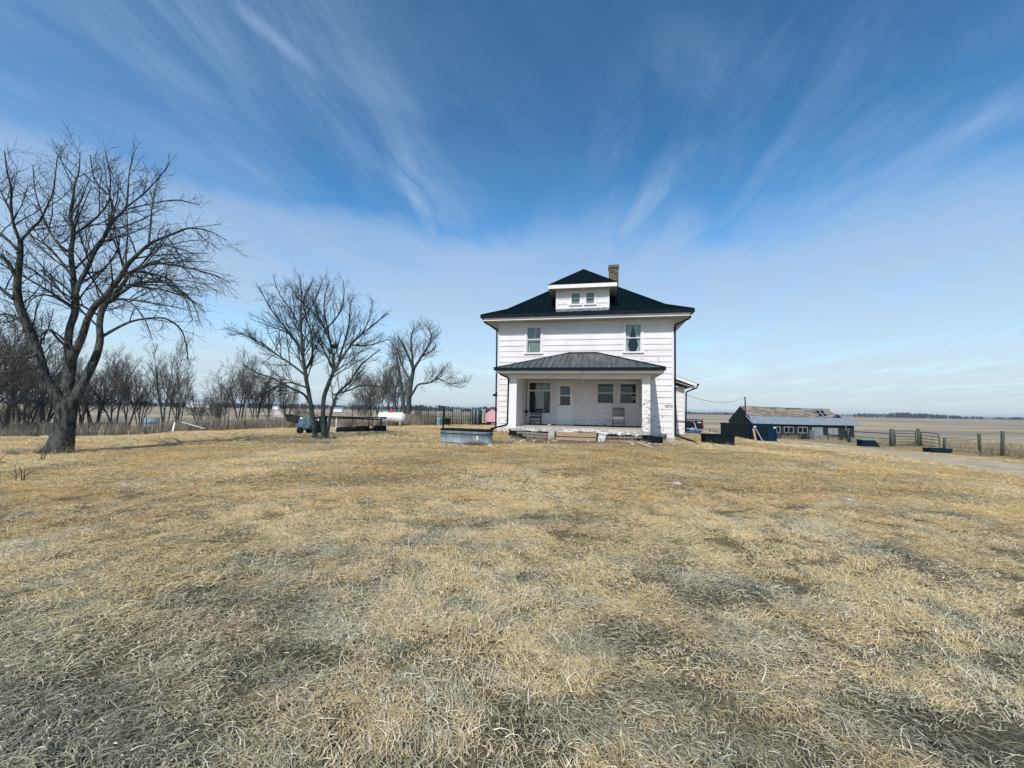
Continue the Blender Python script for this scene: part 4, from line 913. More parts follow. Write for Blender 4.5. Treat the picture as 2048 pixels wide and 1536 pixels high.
# fences ----------------------------------------------------------
def wire_fence(label, pts, h, wires, m, wire_m='rust', r=.03, sag=.02, wr=.006, group='wire fences', kindn='wire_fence'):
    x0, y0 = pts[0][:2]; t = thing(kindn, label, 'fence', (x0, y0, gz(x0, y0)), group=group); base = t.location
    tops = []
    for k, p in enumerate(pts):
        x, y = p[:2]; hh = p[2] if len(p) > 2 else h; z = gz(x, y); lean = Vector((rnd.uniform(-.05, .05), rnd.uniform(-.05, .05), 0))
        b0 = Vector((x, y, z - .1)) - base; b1 = Vector((x, y, z + hh)) - base + lean
        mb = MB(); mb.tube([b0, (b0 + b1) / 2, b1], r, 7); mb.build('post', m, t); tops.append((Vector((x, y, z)) - base, hh, lean))
    for wv in range(wires):
        f_ = (wv + 1) / wires * .96; mb = MB(); P_ = []
        for (a_, ha, la_), (b2, hb, lb) in zip(tops[:-1], tops[1:]):
            for q in np.linspace(0, 1, 5, endpoint=False): P_.append((a_ + la_ * f_ + Vector((0, 0, ha * f_))) * (1 - q) + (b2 + lb * f_ + Vector((0, 0, hb * f_))) * q - Vector((0, 0, sag * 4 * q * (1 - q))))
        a_, ha, la_ = tops[-1]; P_.append(a_ + la_ * f_ + Vector((0, 0, ha * f_)))
        mb.tube(P_, wr, 4); mb.build('wire', wire_m, t)
    return t
LF = [(-34, 22.5), (-32.0, 24.5), (-30.98, 27), (-28.6, 27.9), (-25.9, 29.2), (-20.6, 30), (-18.9, 29.2), (-15.6, 30), (-12.2, 31.5), (-11.7, 36)]
wire_fence('long rusty post and wire fence behind the left trees', LF, 1.38, 4, 'rust', r=.032, group='wire fences')
wire_fence('farther wire fence between the yard and the fields on the left', [(-26, 52), (-18.5, 54), (-16, 56), (-13.5, 58), (-10, 60), (-4, 62)], 1.25, 2, 'rust', r=.06, wr=.012)
rf_ = [(*at(1888, 892, 30)[:2], .9), (*at(1960, 902, 26)[:2], 1.2), (28.57, 24, 1.44), (28.2, 19, 1.4), (27.5, 13, 1.4)]
wire_fence('thick post and wire fence running right from the gates', rf_, 1.4, 4, 'post_wood', r=.085, wr=.006)
wire_fence('short row of old grey posts before the shed windows', [(*at(u, 878, 44)[:2],) for u in (1556, 1570, 1601, 1616, 1660)], .85, 1, 'post_wood', r=.06)
wire_fence('sagging wire fence in the tall grass behind the road', [(*at(u, 862, Y)[:2],) for u, Y in ((1420, 48), (1446, 50), (1458, 52))], 1.0, 2, 'rust', r=.05)
def gate(label, u0, Y0, u1, Y1, h, n, cat='gate', round_right=False, m='dark_green_metal', group='pipe gates at the field entrance'):
    A_, B_ = at(u0, 893, Y0), at(u1, 893, Y1); A_.z = B_.z = 0; L = (B_ - A_).length; an_ = math.atan2(B_.y - A_.y, B_.x - A_.x); z = gz(A_.x, A_.y); z2_ = gz(B_.x, B_.y) - z
    t = thing('pipe_gate', label, cat, (A_.x, A_.y, z), an_, group)
    f = MB(); f.tube([(0, 0, .1), (0, 0, h), (L - .25, 0, h + z2_), (L - .07, 0, h - .05 + z2_), (L, 0, h - .25 + z2_), (L, 0, .1 + z2_)] if round_right else [(0, 0, .12), (0, 0, h), (L, 0, h + z2_), (L, 0, .12 + z2_)], .034, 8)
    f.build('frame', m, t)
    for k in range(n): zz_ = .14 + (h - .14) * k / n; b_ = MB(); b_.tube([(0, 0, zz_), (L, 0, zz_ + z2_)], .026, 6); b_.build('rail', m, t)
    return t
def gpost(label, u, Y, r, h): x, y = at(u, 893, Y)[:2]; mb = MB(); mb.tube([(0, 0, -.1), (.01, 0, h * .5), (-.01, .01, h)], [r * 1.05, r, r * .95], 10); return tag(mb.build('gate_post', 'post_wood', loc=(x, y, gz(x, y))), label, 'gate post', 'posts carrying the gates')
gpost('thickest dark wooden post, between the long rails and the first gate', 1785, 33, .15, 1.38); gpost('wooden post between the two pipe gates', 1838, 33, .11, 1.42)
gpost('slim wooden post at the left end of the long rails', 1698, 37, .10, 1.25); gpost('crooked grey post at the shed end of the rails', 1693, 37.4, .07, 1.45)
gate('long low pipe rails between the shed posts and the thick post', 1701, 36.8, 1780, 33.2, 1.0, 2); gate('five bar pipe gate between the two wooden gate posts', 1791, 33, 1832, 33, 1.22, 5); gate('pipe gate with a rounded end corner, right of the second gate post', 1843, 33, 1879, 31.2, 1.15, 4, round_right=True)
x, y = at(1737, 893, 32)[:2]; t = thing('water_tub', 'blue slant-ended tub in the grass before the long pipe rails', 'tub', (x, y, gz(x, y)), -.1); mb = MB(); mb.prism([(-.62, .0), (.62, 0), (.28, .48), (-.62, .50)], -.3, .3); mb.build('tub_body', 'navy_tub', t, bevel=.02); mb = MB(); mb.box((-.64, -.33, .50), (.26, .33, .54)); mb.build('lid', 'galv', t)
x, y = at(1875, 903, 26.2)[:2]; t = thing('feed_trough', 'low dark rectangular trough below the rounded gate end', 'trough', (x, y, gz(x, y)), -.12); mb = MB()
mb.box((-.58, -.25, 0), (.58, .25, .05)); mb.prism([(-.60, .04), (.60, .04), (.64, .27), (-.64, .27)], -.29, -.25); mb.prism([(-.60, .04), (.60, .04), (.64, .27), (-.64, .27)], .25, .29); mb.box((-.63, -.25, .04), (-.58, .25, .26)); mb.box((.58, -.25, .04), (.63, .25, .26)); mb.build('trough_body', 'navy_tub', t)
# black rubber trough near the house
pa, pb = at(1419, 895, 17.9), at(1466, 901, 17.4); cx_, cy_ = (pa.x + pb.x) / 2, (pa.y + pb.y) / 2 + .3; t = thing('rubber_trough', 'big black rubber trough on the lawn right of the farmhouse', 'trough', (cx_, cy_, gz(cx_, cy_) - .03), -.18); L = .55
mb = MB(); zt_ = .57
for y_ in (-.36, .33): mb.prism([(-L, 0), (L, 0), (L + .04, zt_), (-L - .04, zt_)], y_, y_ + .03)
for s_ in (-1, 1): mb.prism([(s_ * L, 0), (s_ * (L - .03), 0), (s_ * (L + .01), zt_), (s_ * (L + .04), zt_)], -.33, .33)
mb.box((-L, -.33, .02), (L, .33, .06)); mb.build('trough_body', 'rubber', t)
mb = MB(); ring(mb, -L - .08, -.40, L + .08, .40, .07, zt_ - .03, zt_ + .012); mb.build('rim', 'rubber', t)
# sled, bent hoop
x, y = at(1383, 872, 24.5)[:2]; t = thing('plastic_sled', 'blue plastic sled leaning on the ground beyond the lean-to corner', 'sled', (x, y, gz(x, y)), -.2); mb = MB(); mb.prism([(-.42, .02), (.40, .02), (.52, .22), (.48, .24), (.36, .07), (-.40, .07), (-.50, .20), (-.54, .19)], -.25, .25); mb.prism([(-.42, .06), (.40, .06), (.46, .20), (-.48, .20)], -.27, -.235); mb.build('sled_body', 'blue_plastic', t, bevel=.012)
mb = MB(); mb.tube([(.5, 0, .2), (.9, -.1, .12), (1.5, -.1, .06)], .02, 5); mb.build('pull_rope', 'cloth', t)
a = at(1368, 868, 25); t = thing('bent_pipe_hoop', 'white bent pipe hoop leaning by the lean-to corner', 'hoop', (a.x, a.y, gz(a.x, a.y)), -.05); mb = MB(); mb.tube([(0, 0, 0), (0, .02, .70), (.05, .03, .76), (.42, .05, .78), (.60, .05, .72), (.68, .05, .55), (.70, .05, .28), (.10, .0, .30)], .019, 7); mb.build('hoop_pipe', 'white_metal', t)
# pickup, tail towards the gates
x, y = at(1406.5, 863, 40)[:2]; t = thing('pickup_truck', 'black pickup truck parked behind the farmhouse, only its bed and tail showing', 'pickup truck', (x, y, gz(x, y)), R_(-6))
def body_sec(mb, pts, y0, y1): mb.prism(pts, y0, y1)
mb = MB(); body_sec(mb, [(0, .55), (0, 1.22), (-.03, 1.32), (-1.95, 1.36), (-2.0, 1.30), (-2.0, .45), (-1.5, .45), (-1.42, .78), (-1.15, .95), (-.85, .95), (-.6, .80), (-.5, .45), (-.05, .45)], 0, .09)
body_sec(mb, [(0, .55), (0, 1.22), (-.03, 1.32), (-1.95, 1.36), (-2.0, .45)], 1.75, 1.84); mb.box((-2.0, .09, .62), (-.0, 1.75, .70)); mb.build('bed', 'truck', t, bevel=.02)
mb = MB(); mb.box((-.05, .09, .60), (.0, 1.75, 1.31)); mb.build('tailgate', 'truck', t, bevel=.015)
mb = MB(); body_sec(mb, [(-2.05, .42), (-2.05, 1.34), (-2.2, 1.86), (-3.35, 1.90), (-3.95, 1.36), (-5.2, 1.22), (-5.35, 1.0), (-5.35, .42), (-5.0, .42), (-4.9, .8), (-4.3, .9), (-4.15, .42)], 0, 1.84); cab = mb.build('cab', 'truck', t, bevel=.04)
mb = MB(); mb.prism([(-2.28, 1.38), (-2.36, 1.78), (-3.30, 1.81), (-3.78, 1.38)], -.006, 1.846); mb.build('window', 'smoky', cab)
mb = MB(); mb.bar((-2.0, -.008, 1.30), (-.05, -.008, 1.24), .02, .05); mb.build('sheen_strip', 'galv', t); mb = MB(); mb.box((-.52, -.012, 1.02), (-.22, .0, 1.10)); mb.build('badge', 'white_metal', t)  # pale strip stands in for light reflected along the bed top
for y_ in (-.01, 1.70): mb = MB(); mb.box((-.11, y_, .82), (.012, y_ + .15, 1.16)); mb.build('tail_light', 'tail', t, bevel=.01)
for xx in (-1.02, -4.6):
    for y_ in (.12, 1.72):
        w_ = MB(); w_.lathe([(.22, -.12), (.35, -.12), (.38, -.06), (.38, .06), (.35, .12), (.22, .12)], 28); o = w_.build('wheel', 'rubber', t); o.rotation_euler = (math.pi / 2, 0, 0); o.location = (xx, y_, .38)
        r_ = MB(); r_.lathe([(0, .08), (.06, .10), (.20, .07), (.23, .10), (.23, -.08), (0, -.08)], 20); o2 = r_.build('rim', 'galv', o)
mb = MB(); mb.box((-.02, .1, .48), (.10, 1.74, .62)); mb.build('bumper', 'galv', t, bevel=.02)
# dark container and blue dumpster
x, y = at(1500, 884, 33.2)[:2]; zb = gz(x, y); t = thing('black_container', 'tall black metal container left of the blue dumpster', 'container', (x, y, zb), R_(155)); mb = MB(); hC = 1.42
mb.box((0.02, -1.6, .08), (2.05, .0, hC)); mb.build('container_body', 'black_metal', t)
mb = MB(); mb.box((-.0, -1.62, hC), (2.08, .04, hC + .07)); mb.box((.0, .0, .03), (2.06, .05, .12)); mb.build('rim', 'black_metal', t)
for k in range(5): mb = MB(); mb.box((.15 + k * .42, .0, .12), (.23 + k * .42, .05, hC)); mb.build('rib', 'black_metal', t)
x, y = at(1503, 884, 33.2)[:2]; t = thing('dumpster', 'navy blue steel dumpster with boards leaning on it', 'dumpster', (x, y, gz(x, y)), R_(3)); Ld = 2.12
mb = MB(); mb.prism([(0, .12), (Ld, .12), (Ld, 1.40), (0, 1.44)], 0, 1.7); mb.build('dumpster_body', 'blue_paint', t)
mb = MB(); mb.box((-.05, -.06, 1.36), (Ld + .05, 0, 1.45)); mb.box((-.03, -.04, .12), (Ld + .03, 0, .2)); mb.build('rim', 'blue_paint', t)
for xx in (.12, .62, 1.35, Ld - .12): mb = MB(); mb.box((xx - .05, -.07, .2), (xx + .05, 0, 1.36)); mb.build('rib', 'blue_paint', t)
mb = MB(); mb.box((.68, -.05, .55), (1.28, -.002, 1.2)); mb.build('door_panel', 'black_metal', t); mb = MB(); mb.box((.15, -.08, 1.20), (.36, -.062, 1.32)); mb.box((Ld - .32, -.08, 1.16), (Ld - .12, -.062, 1.27)); mb.build('warning_sticker', 'white_metal', t)
mb = MB(); mb.box((-.02, -.2, .0), (Ld + .1, .1, .06)); mb.build('skid', 'galv', t)
for q_, (xx, ln, w_, mm, lb) in enumerate(((.10, .02, .17, 'wood_tan', 'pale plank standing upright against the dumpster corner'), (.30, .42, .10, 'cloth', 'grey board leaning slantwise on the dumpster'))):
    b_ = board(lb, (x + xx + ln, y - .42, zb + .0), (x + xx, y - .10, zb + 1.12), w_, .04, mm)
# shed ------------------------------------------------------------
SX0, SX1, SY = 27.5, 38.9, 47.0; zg = gz(32, 47) - .02
t = thing('old_shed', 'long low grey shed with patched board roof and a row of windows', 'shed', (SX0, SY, zg), R_(-1.5)); SL = SX1 - SX0; eh, mh, rh = 1.84, 2.62, 3.72
dpt = 5.2; mb = MB(); wins = [(2.35, 3.15, .75, 1.45), (3.55, 4.65, .75, 1.45), (5.1, 6.2, .75, 1.45), (6.7, 7.9, .65, 1.45), (8.5, 9.6, .65, 1.40)]
def shf(a, z, d): return (a, -d, z)
lap(mb, shf, 0, SL, 0, eh, wins, ch=.2, seed=31); lap(mb, lambda a, z, d: (a, dpt + d, z), 0, SL, 0, eh, ch=.2, seed=32)
mb.prism([(0, 0), (0, eh), (1.15, mh), (2.6, rh - .05), (dpt, eh), (dpt, 0)], 0, .06, plane='yz'); mb.prism([(0, 0), (0, eh - .1), (1.15, mh - .3), (2.6, rh - .75), (dpt, eh - .1), (dpt, 0)], SL - .06, SL, plane='yz')
mb.build('wall', ['wood_dark', 'wood_dark'], t)
mb = MB(); sg = lambda u: -.16 * math.sin(math.pi * u) + -.10 * u
for k in range(16):
    u0, u1 = k / 16, (k + 1) / 16; x0_, x1_ = -.1 + u0 * (SL + .9), -.1 + u1 * (SL + .9)
    if True: mb.quad([(x0_, -.32, eh - .06 + sg(u0) * .15), (x1_, -.32, eh - .06 + sg(u1) * .15), (.3 + u1 * (SL - .1), 1.15, mh - .02 + sg(u1) * .4), (.3 + u0 * (SL - .1), 1.15, mh - .02 + sg(u0) * .4)]); mb.quad([(x0_, -.32, eh - .10 + sg(u0) * .15), (x1_, -.32, eh - .10 + sg(u1) * .15), (x1_, -.32, eh - .06 + sg(u1) * .15), (x0_, -.32, eh - .06 + sg(u0) * .15)])
lower = mb.build('lower_roof', 'tin', t)
mb = MB(); R2 = random.Random(12)
for row in range(9):                                                      # silvery boards, some gone
    f0, f1 = row / 9, (row + 1) / 9 - .01; x_ = .15
    while x_ < SL - .9:
        ln = R2.uniform(.5, 2.2); xe = min(x_ + ln, SL - .9); u_ = x_ / SL
        if R2.random() > .10:
            za = mh + (rh - mh) * f0 + sg(u_) * (.4 + .6 * f0); zb_ = mh + (rh - mh) * f1 + sg(u_) * (.4 + .6 * f1); ya, yb = 1.15 + 1.45 * f0, 1.15 + 1.45 * f1; j_ = R2.uniform(.01, .05)
            mb.quad([(x_, ya, za + j_), (xe, ya, za + j_), (xe, yb, zb_ + j_), (x_, yb, zb_ + j_)]); mb.quad([(x_, ya, za - .04), (xe, ya, za - .04), (xe, ya, za + j_), (x_, ya, za + j_)])
        x_ = xe + R2.uniform(0, .06)
upper = mb.build('roof_boards', 'barn_boards', t)
mb = MB(); mb.quad([(0, 1.15, mh - .12), (SL - .8, 1.15, mh - .2), (SL - .8, 2.6, rh - .3), (0, 2.6, rh - .12)]); mb.quad([(0, 2.6, rh - .02), (SL - .8, 2.6, rh - .2), (SL, dpt + .3, eh), (0, dpt + .3, eh)]); mb.build('roof_underside', 'wood_dark', t)
for x_, w_ in ((1.15, 1.0), (2.4, 1.2), (7.0, 1.15)):
    mb = MB(); u_ = x_ / SL; mb.quad([(x_, 1.2, mh - .0 + sg(u_) * .45), (x_ + w_, 1.2, mh - .0 + sg(u_) * .45), (x_ + w_, 2.5, rh - .04 + sg(u_)), (x_, 2.5, rh - .04 + sg(u_))]); mb.build('roof_patch', mat('mossy roof panel', (.20, .20, .15), (.13, .13, .10), 4, .9), upper)
for v in mb.v: pass
mb = MB(); mb.bar((0, 2.6, rh + .05), (SL * .5, 2.6, rh - .10), .08, .05); mb.bar((SL * .5, 2.6, rh - .10), (SL - .8, 2.6, rh - .13), .08, .05); mb.build('ridge_cap', 'tin', upper)
mb = MB(); mb.quad([(0 - .12, -.2, eh - .05), (-.12, 1.15, mh), (.05, 1.15, mh), (.05, -.2, eh - .05)]); mb.bar((.12, 1.0, mh + .02), (.12, 2.6, rh), .08, .03); mb.build('barge_board', 'tin', lower)
for k, (a_, b2, z0_, z1_) in enumerate(wins):
    f = MB(); ring_t = .06
    f.box((a_, -.05, z0_), (a_ + .07, .02, z1_)); f.box((b2 - .07, -.05, z0_), (b2, .02, z1_)); f.box((a_ + .07, -.05, z0_), (b2 - .07, .02, z0_ + .07)); f.box((a_ + .07, -.05, z1_ - .07), (b2 - .07, .02, z1_)); f.box(((a_ + b2) / 2 - .035, -.045, z0_ + .07), ((a_ + b2) / 2 + .035, .015, z1_ - .07))
    o = f.build('window', 'tin', t); p_ = MB(); p_.quad([(a_ + .07, -.0, z0_ + .07), (b2 - .07, -.0, z0_ + .07), (b2 - .07, 0, z1_ - .07), (a_ + .07, 0, z1_ - .07)]); p_.build('pane', 'glass_dull' if k not in (3, 4) else 'blind', o)
    o['label'] = ['end window by the dumpster', 'second shed window with dark panes', 'third shed window, partly boarded', 'larger shed window with a chalky pane', 'right shed window with a chalky pane'][k]
mb = MB(); mb.quad([(0, .8, 0), (SL, .8, 0), (SL, .8, eh), (0, .8, eh)]); mb.build('inner_wall', 'room', t)
def loose_window(label, x_, y_, z_, w_, h_, rx, panes=2, name='old_window'):
    q_ = thing(name, label, 'window', (x_, y_, z_)); q_.rotation_euler = (rx, 0, -.03); f = MB(); e_ = .06
    f.box((0, 0, 0), (e_, .04, h_)); f.box((w_ - e_, 0, 0), (w_, .04, h_)); f.box((e_, 0, 0), (w_ - e_, .04, e_)); f.box((e_, 0, h_ - e_), (w_ - e_, .04, h_)); f.box((e_, .003, h_ / 2 - .03), (w_ - e_, .037, h_ / 2 + .03)); f.build('frame', 'tin', q_)
    p_ = MB(); p_.quad([(e_, .02, e_), (w_ - e_, .02, e_), (w_ - e_, .02, h_ - e_), (e_, .02, h_ - e_)]); p_.build('pane', 'black_metal', q_)
a = at(1639, 833, 48.0); loose_window('left one of two white window sashes lying on the shed roof', a.x, a.y, a.z - .02, .52, 1.15, R_(-48)); loose_window('right one of two white window sashes lying on the shed roof', a.x + .56, a.y + .02, a.z - .02, .52, 1.15, R_(-48))
for o_ in list(bpy.data.objects):
    if o_.name.startswith('old_window'): o_['group'] = 'window sashes on the shed roof'
# leaning pole + overhead wire
a = at(1492, 838, 48.2); b_ = at(1490, 793.5, 48.2); mb = MB(); mb.tube([(0, 0, 0), tuple(b_ - Vector((a.x, a.y, zg)))], .07, 7); tag(mb.build('utility_pole', 'wood_dark', loc=(a.x, a.y, zg)), 'thin dark pole rising at the left end of the shed', 'pole')
s_ = Vector(hw(9.3, 7.0, 2.75)); P_ = []
for q in np.linspace(0, 1, 20): P_.append(s_ * (1 - q) + b_ * q - Vector((0, 0, 1.35 * 4 * q * (1 - q) * .5)))
mb = MB(); mb.tube(P_, .012, 4); tag(mb.build('overhead_wire', 'black_metal'), 'thin wire sagging from the lean-to to the shed pole', 'wire')
# junk by the shed
for k, (u, v, Y, w_, h_, m_, lb) in enumerate(((1633, 879, 43.5, .75, 1.0, 'galv', 'pale wire crate standing open before the shed'), (1640, 882, 42.5, .7, .36, 'wood_dark', 'dark low box in front of the wire crate'), (1644, 874, 43.8, .6, .5, 'tin', 'grey crate just right of the wire crate'))):
    x, y = at(u, v, Y)[:2]; q_ = thing('crate', lb, 'crate', (x, y, gz(x, y)), .1 * k, 'junk beside the shed'); mb = MB(); w2 = w_ / 2
    for xx in (-w2, w2):
        for yy in (-w2, w2): mb.bar((xx, yy, 0), (xx, yy, h_), .06)
    mb.build('corner_post', m_, q_); mb = MB()
    for zz_ in np.arange(.08, h_, .16): ring(mb, -w2, -w2, w2, w2, .02, zz_, zz_ + .10)
    mb.build('slats', m_, q_)
# left: white boards, log, barrel, sheet
def stick(name, label, cat, u0, v0, Y0, u1, v1, Y1, r, m, flatw=None):
    a_, b2 = at(u0, v0, Y0), at(u1, v1, Y1); mb = MB()
    if flatw: mb.bar(a_, b2, flatw, .03)
    else: mb.tube([a_, b2], r, 8)
    return tag(mb.build(name, m), label, cat)
stick('board', 'short white board standing in the dry weeds', 'board', 345, 863, 28.6, 349.5, 845, 28.9, .04, 'white_metal', .07)
stick('board', 'long white board sloping down through the dry weeds', 'board', 364, 844, 29.4, 409, 857, 29.2, .04, 'white_metal', .08)
x, y = at(91, 870.5, 26.3)[:2]; mb = MB(); mb.tube([(-.35, 0, .1), (0, .02, .12), (.42, 0, .08)], [.11, .13, .09], 10); tag(mb.build('pale_log', 'cloth', loc=(x, y, gz(x, y))), 'short pale log lying left of the big tree trunk', 'log')
x, y = at(303, 846, 34)[:2]; t = thing('metal_barrel', 'pale blue grey barrel standing among the far left trees', 'barrel', (x, y, gz(x, y))); mb = MB(); mb.lathe([(0, 0), (.50, 0), (.50, .35), (.52, .37), (.50, .39), (.50, .75), (.52, .77), (.50, .79), (.50, 1.12), (.48, 1.12), (.47, 1.08), (0, 1.07)], 24); mb.build('barrel_body', 'galv', t)
a = at(548, 833, 44); mb = MB(); mb.prism([(-.1, 0), (1.05, -.1), (.7, .45), (.1, .75)], 0, .04); tag(mb.build('metal_sheet', 'cloth', loc=a), 'pale sheet of tin dumped in the weeds before the far field', 'sheet')
# far farm buildings
def far_building(label, u0, u1, v, Y, h, m, rm='tin'):
    a_, b2 = at(u0, v, Y), at(u1, v, Y); L = b2.x - a_.x; z = gz(a_.x, Y); t = thing('farm_building', label, 'farm building', (a_.x, Y, z), group='buildings of far off farms')
    mb = MB(); mb.box((0, 0, 0), (L, L * .4, h)); mb.build('wall', m, t); mb = MB(); mb.prism([(-.3, h), (L * .4 + .3, h), (L * .2, h + L * .07 + .5)], -.3, L + .3, plane='yz'); mb.build('roof', rm, t)
far_building('long white farm building far off beyond the left field', 372, 418, 812, 330, 2.6, 'white_metal', 'white_metal')
far_building('small white farm building far off behind the forked tree', 545, 557, 815, 330, 2.4, 'white_metal'); far_building('white roofed barn far off, seen over the trampoline frame', 666, 684, 818, 300, 2.4, 'white_metal', 'tin')
far_building('pale barn far off above the corral gap', 906, 922, 821, 420, 3.0, 'tin'); far_building('low pale barn far off left of the pink playhouse', 962, 971, 822, 420, 2.6, 'tin')

# litter on the lawn
for u, v, Y, r, m, lb in ((1355, 973, None, .085, 'stone', 'pale crumpled lump on the lawn before the right of the house'), (980, 893, 14.3, .10, 'stone', 'pale stone by the right end of the stock tank'), (1700, 1001, None, .05, 'cloth', 'white scrap on the lawn far right'),
                        (1990, 1070, None, .04, 'cloth', 'tiny white scrap near the right edge of the lawn'), (1420, 905, None, .06, 'stone', 'small stone below the black rubber trough'), (1384, 888, 17.5, .06, 'wood_dark', 'small dark lump beside the long downspout'), (872, 1010, None, .03, 'cloth', 'small pale scrap in mid lawn')):
    d = (cF + cR * ((u - 1024) / FPX) - cU * ((v - 768) / FPX)); Yv = Y or 1.42 / (-d.z / d.y); p = at(u, v, Yv); lump('litter', lb, 'litter', p.x, p.y, r, m, seed=int(u), sq=.5)
# ------------------------------------------------------------------ trees
def rand_unit(R): 
    while True:
        v = Vector((R.uniform(-1, 1), R.uniform(-1, 1), R.uniform(-1, 1)))
        if .05 < v.length < 1: return v.normalized()
def poly_at(P, t):
    L = [0]; 
    for a, b in zip(P[:-1], P[1:]): L.append(L[-1] + (b - a).length)
    s = t * L[-1]
    for i in range(len(P) - 1):
        if s <= L[i + 1] + 1e-9: k = (s - L[i]) / max(1e-9, L[i + 1] - L[i]); return P[i].lerp(P[i + 1], k), (P[i + 1] - P[i]).normalized(), i + k
    return P[-1], (P[-1] - P[-2]).normalized(), len(P) - 1.0
def plen(P): return sum((b - a).length for a, b in zip(P[:-1], P[1:]))
class Tree:
    def __init__(s, seed, rmin=.004, up=.25, droop=None, spacing=(.34, .20, .13), levels=3, ratio=(.50, .55, .55), wob=.16, spread=(35, 62), thin=.62, r1=.6):
        s.wk = 1.0; s.tip = .62; s.rk = .013; s.R = random.Random(seed); s.rmin = rmin; s.up = up; s.droop = droop; s.sp = spacing; s.lv = levels; s.ra = ratio; s.wob = wob; s.spread = spread; s.tr = MB(); s.cr = MB(); s.thin = thin; s.r1 = r1
    def limb(s, P, rad, lvl=0, t0=.25, kids=True, smooth_pts=True):
        P = [Vector(p) for p in P]
        if smooth_pts and len(P) > 2:
            arr = spline([tuple(p) for p in P], 4); rads = np.interp(np.linspace(0, len(P) - 1, len(arr)), range(len(P)), rad if isinstance(rad, (list, tuple)) else np.linspace(rad, rad * .3, len(P)))
            P = [Vector(a) for a in arr]; rad = list(rads)
        elif not isinstance(rad, (list, tuple)): rad = list(np.linspace(rad, rad * .3, len(P)))
        s.tr.tube(P, rad, 9 if max(rad) > .05 else 6)
        if kids: s.kids(P, rad, lvl, t0)
    def kids(s, P, rad, lvl, t0=.2):
        if lvl >= s.lv: return
        R = s.R; L = plen(P); n = max(2, int(L * (1 - t0) / s.sp[min(lvl, len(s.sp) - 1)]))
        for k in range(n):
            t = t0 + (1 - t0) * (k + R.uniform(.1, .9)) / n; p, d, f = poly_at(P, t); i = min(int(f), len(rad) - 2); rp = rad[i] + (rad[i + 1] - rad[i]) * (f - i)
            side = rand_unit(R); side = (side - d * side.dot(d)).normalized(); an = R_(R.uniform(*s.spread)); dr = (d * math.cos(an) + side * math.sin(an)).normalized()
            ln = max(L, .9) * s.ra[min(lvl, 2)] * (1 - s.tip * t) * R.uniform(.55, 1.2)
            if lvl == 0: ln = min(ln, 2.6 * R.uniform(.7, 1)) if s.lv > 2 else ln
            r0 = max(s.rmin, min(rp * s.r1, ln * s.rk + s.rmin * .4)); s.grow(p, dr, ln, r0, lvl + 1)
    def grow(s, p, d, L, r0, lvl):
        R = s.R; n = 4 if lvl < s.lv else 3; P = [p.copy()]; q = p.copy()
        for i in range(n):
            d = (d + rand_unit(R) * s.wob + Vector((0, 0, s.up * .35))).normalized()
            if s.droop: d = (d + s.droop(q) * .3 * (i + 1) / n).normalized()
            q = q + d * (L / n); P.append(q.copy())
        r1 = max(s.rmin * .55, r0 * .4); rad = list(np.linspace(r0, r1, n + 1)); big = r0 > s.rmin * 3.2
        (s.tr if big else s.cr).tube(P, rad, 5 if big else 3, cap=False)
        s.kids(P, rad, lvl, .18)
    def finish(s, name, label, cat, loc, group=None, bark='bark', twig='twig', rel=True):
        t = thing(name, label, cat, loc, 0, group); o = Vector(loc)
        for mb in (s.tr, s.cr): mb.v = [(v[0] - o.x, v[1] - o.y, v[2] - o.z) for v in mb.v] if rel else mb.v
        s.tr.build('trunk', bark, t); s.cr.build('crown', twig, t); return t

def pxl(pts, Y0, dY, scale=820.0):
    """pixel points and half widths of a limb -> world points; the limb leans dY metres away from or towards us"""
    n = len(pts); P, r = [], []
    for k, q in enumerate(pts):
        Y = Y0 + dY * (k / (n - 1)) ** .9; P.append(at(q[0], q[1], Y)); r.append(q[2] * .5 * Y / scale)
    return P, r
# big tree on the left
Y0 = 11.0
def dr_big(q):
    k = max(0.0, min(1.0, (q.x + 11.6) / 2.8)) * max(0.0, min(1.0, (q.z - 1.0) / 1.5))
    hi = max(0.0, min(1.0, (q.z - 5.0) / 2.0))
    return Vector((.35 * k, 0, -1.0 * k * (1 - hi) + .5 * hi))
T = Tree(5, rmin=.0036, up=.15, droop=dr_big, spacing=(.20, .12, .07), levels=3, ratio=(.52, .58, .62), wob=.15, spread=(28, 60)); T.wk = .74; T.tip = .86
def Lb(pts, dY, t0=.25, kids=True, Ys=None): P, r = pxl(pts, Ys or Y0, dY); r = [q * T.wk for q in r]; T.limb(P, r, 0, t0, kids)
zb = gz(-12.0, 11.0); 
Lb([(112, 914, 76), (117, 901, 62), (122, 884, 53), (127, 862, 46), (131, 835, 43), (135, 812, 45), (138, 795, 40)], 0, kids=False)
Lb([(128, 822, 30), (115, 794, 27), (91, 759, 24), (77, 712, 23), (63, 672, 22), (50, 642, 20), (35, 595, 18), (36, 550, 15), (41, 507, 12), (40, 478, 10)], -.9, .3)
Lb([(40, 482, 8), (27, 448, 7), (22, 408, 6), (23, 379, 5), (14, 342, 4), (9, 300, 2)], -.6, .1, Ys=10.1)
Lb([(41, 482, 8), (59, 462, 7), (80, 441, 6), (93, 415, 5), (106, 384, 4), (111, 347, 3), (115, 312, 2)], .5, .1, Ys=10.1)
Lb([(22, 425, 5), (5, 390, 4), (-15, 350, 3), (-30, 300, 2)], .3, .1, Ys=9.8)
Lb([(36, 500, 7), (5, 470, 6), (-30, 440, 5), (-60, 380, 3)], .4, .15, Ys=10.2)
Lb([(34, 560, 9), (20, 530, 8), (0, 512, 7), (-35, 500, 5), (-80, 470, 3)], -.6, .2, Ys=10.3)
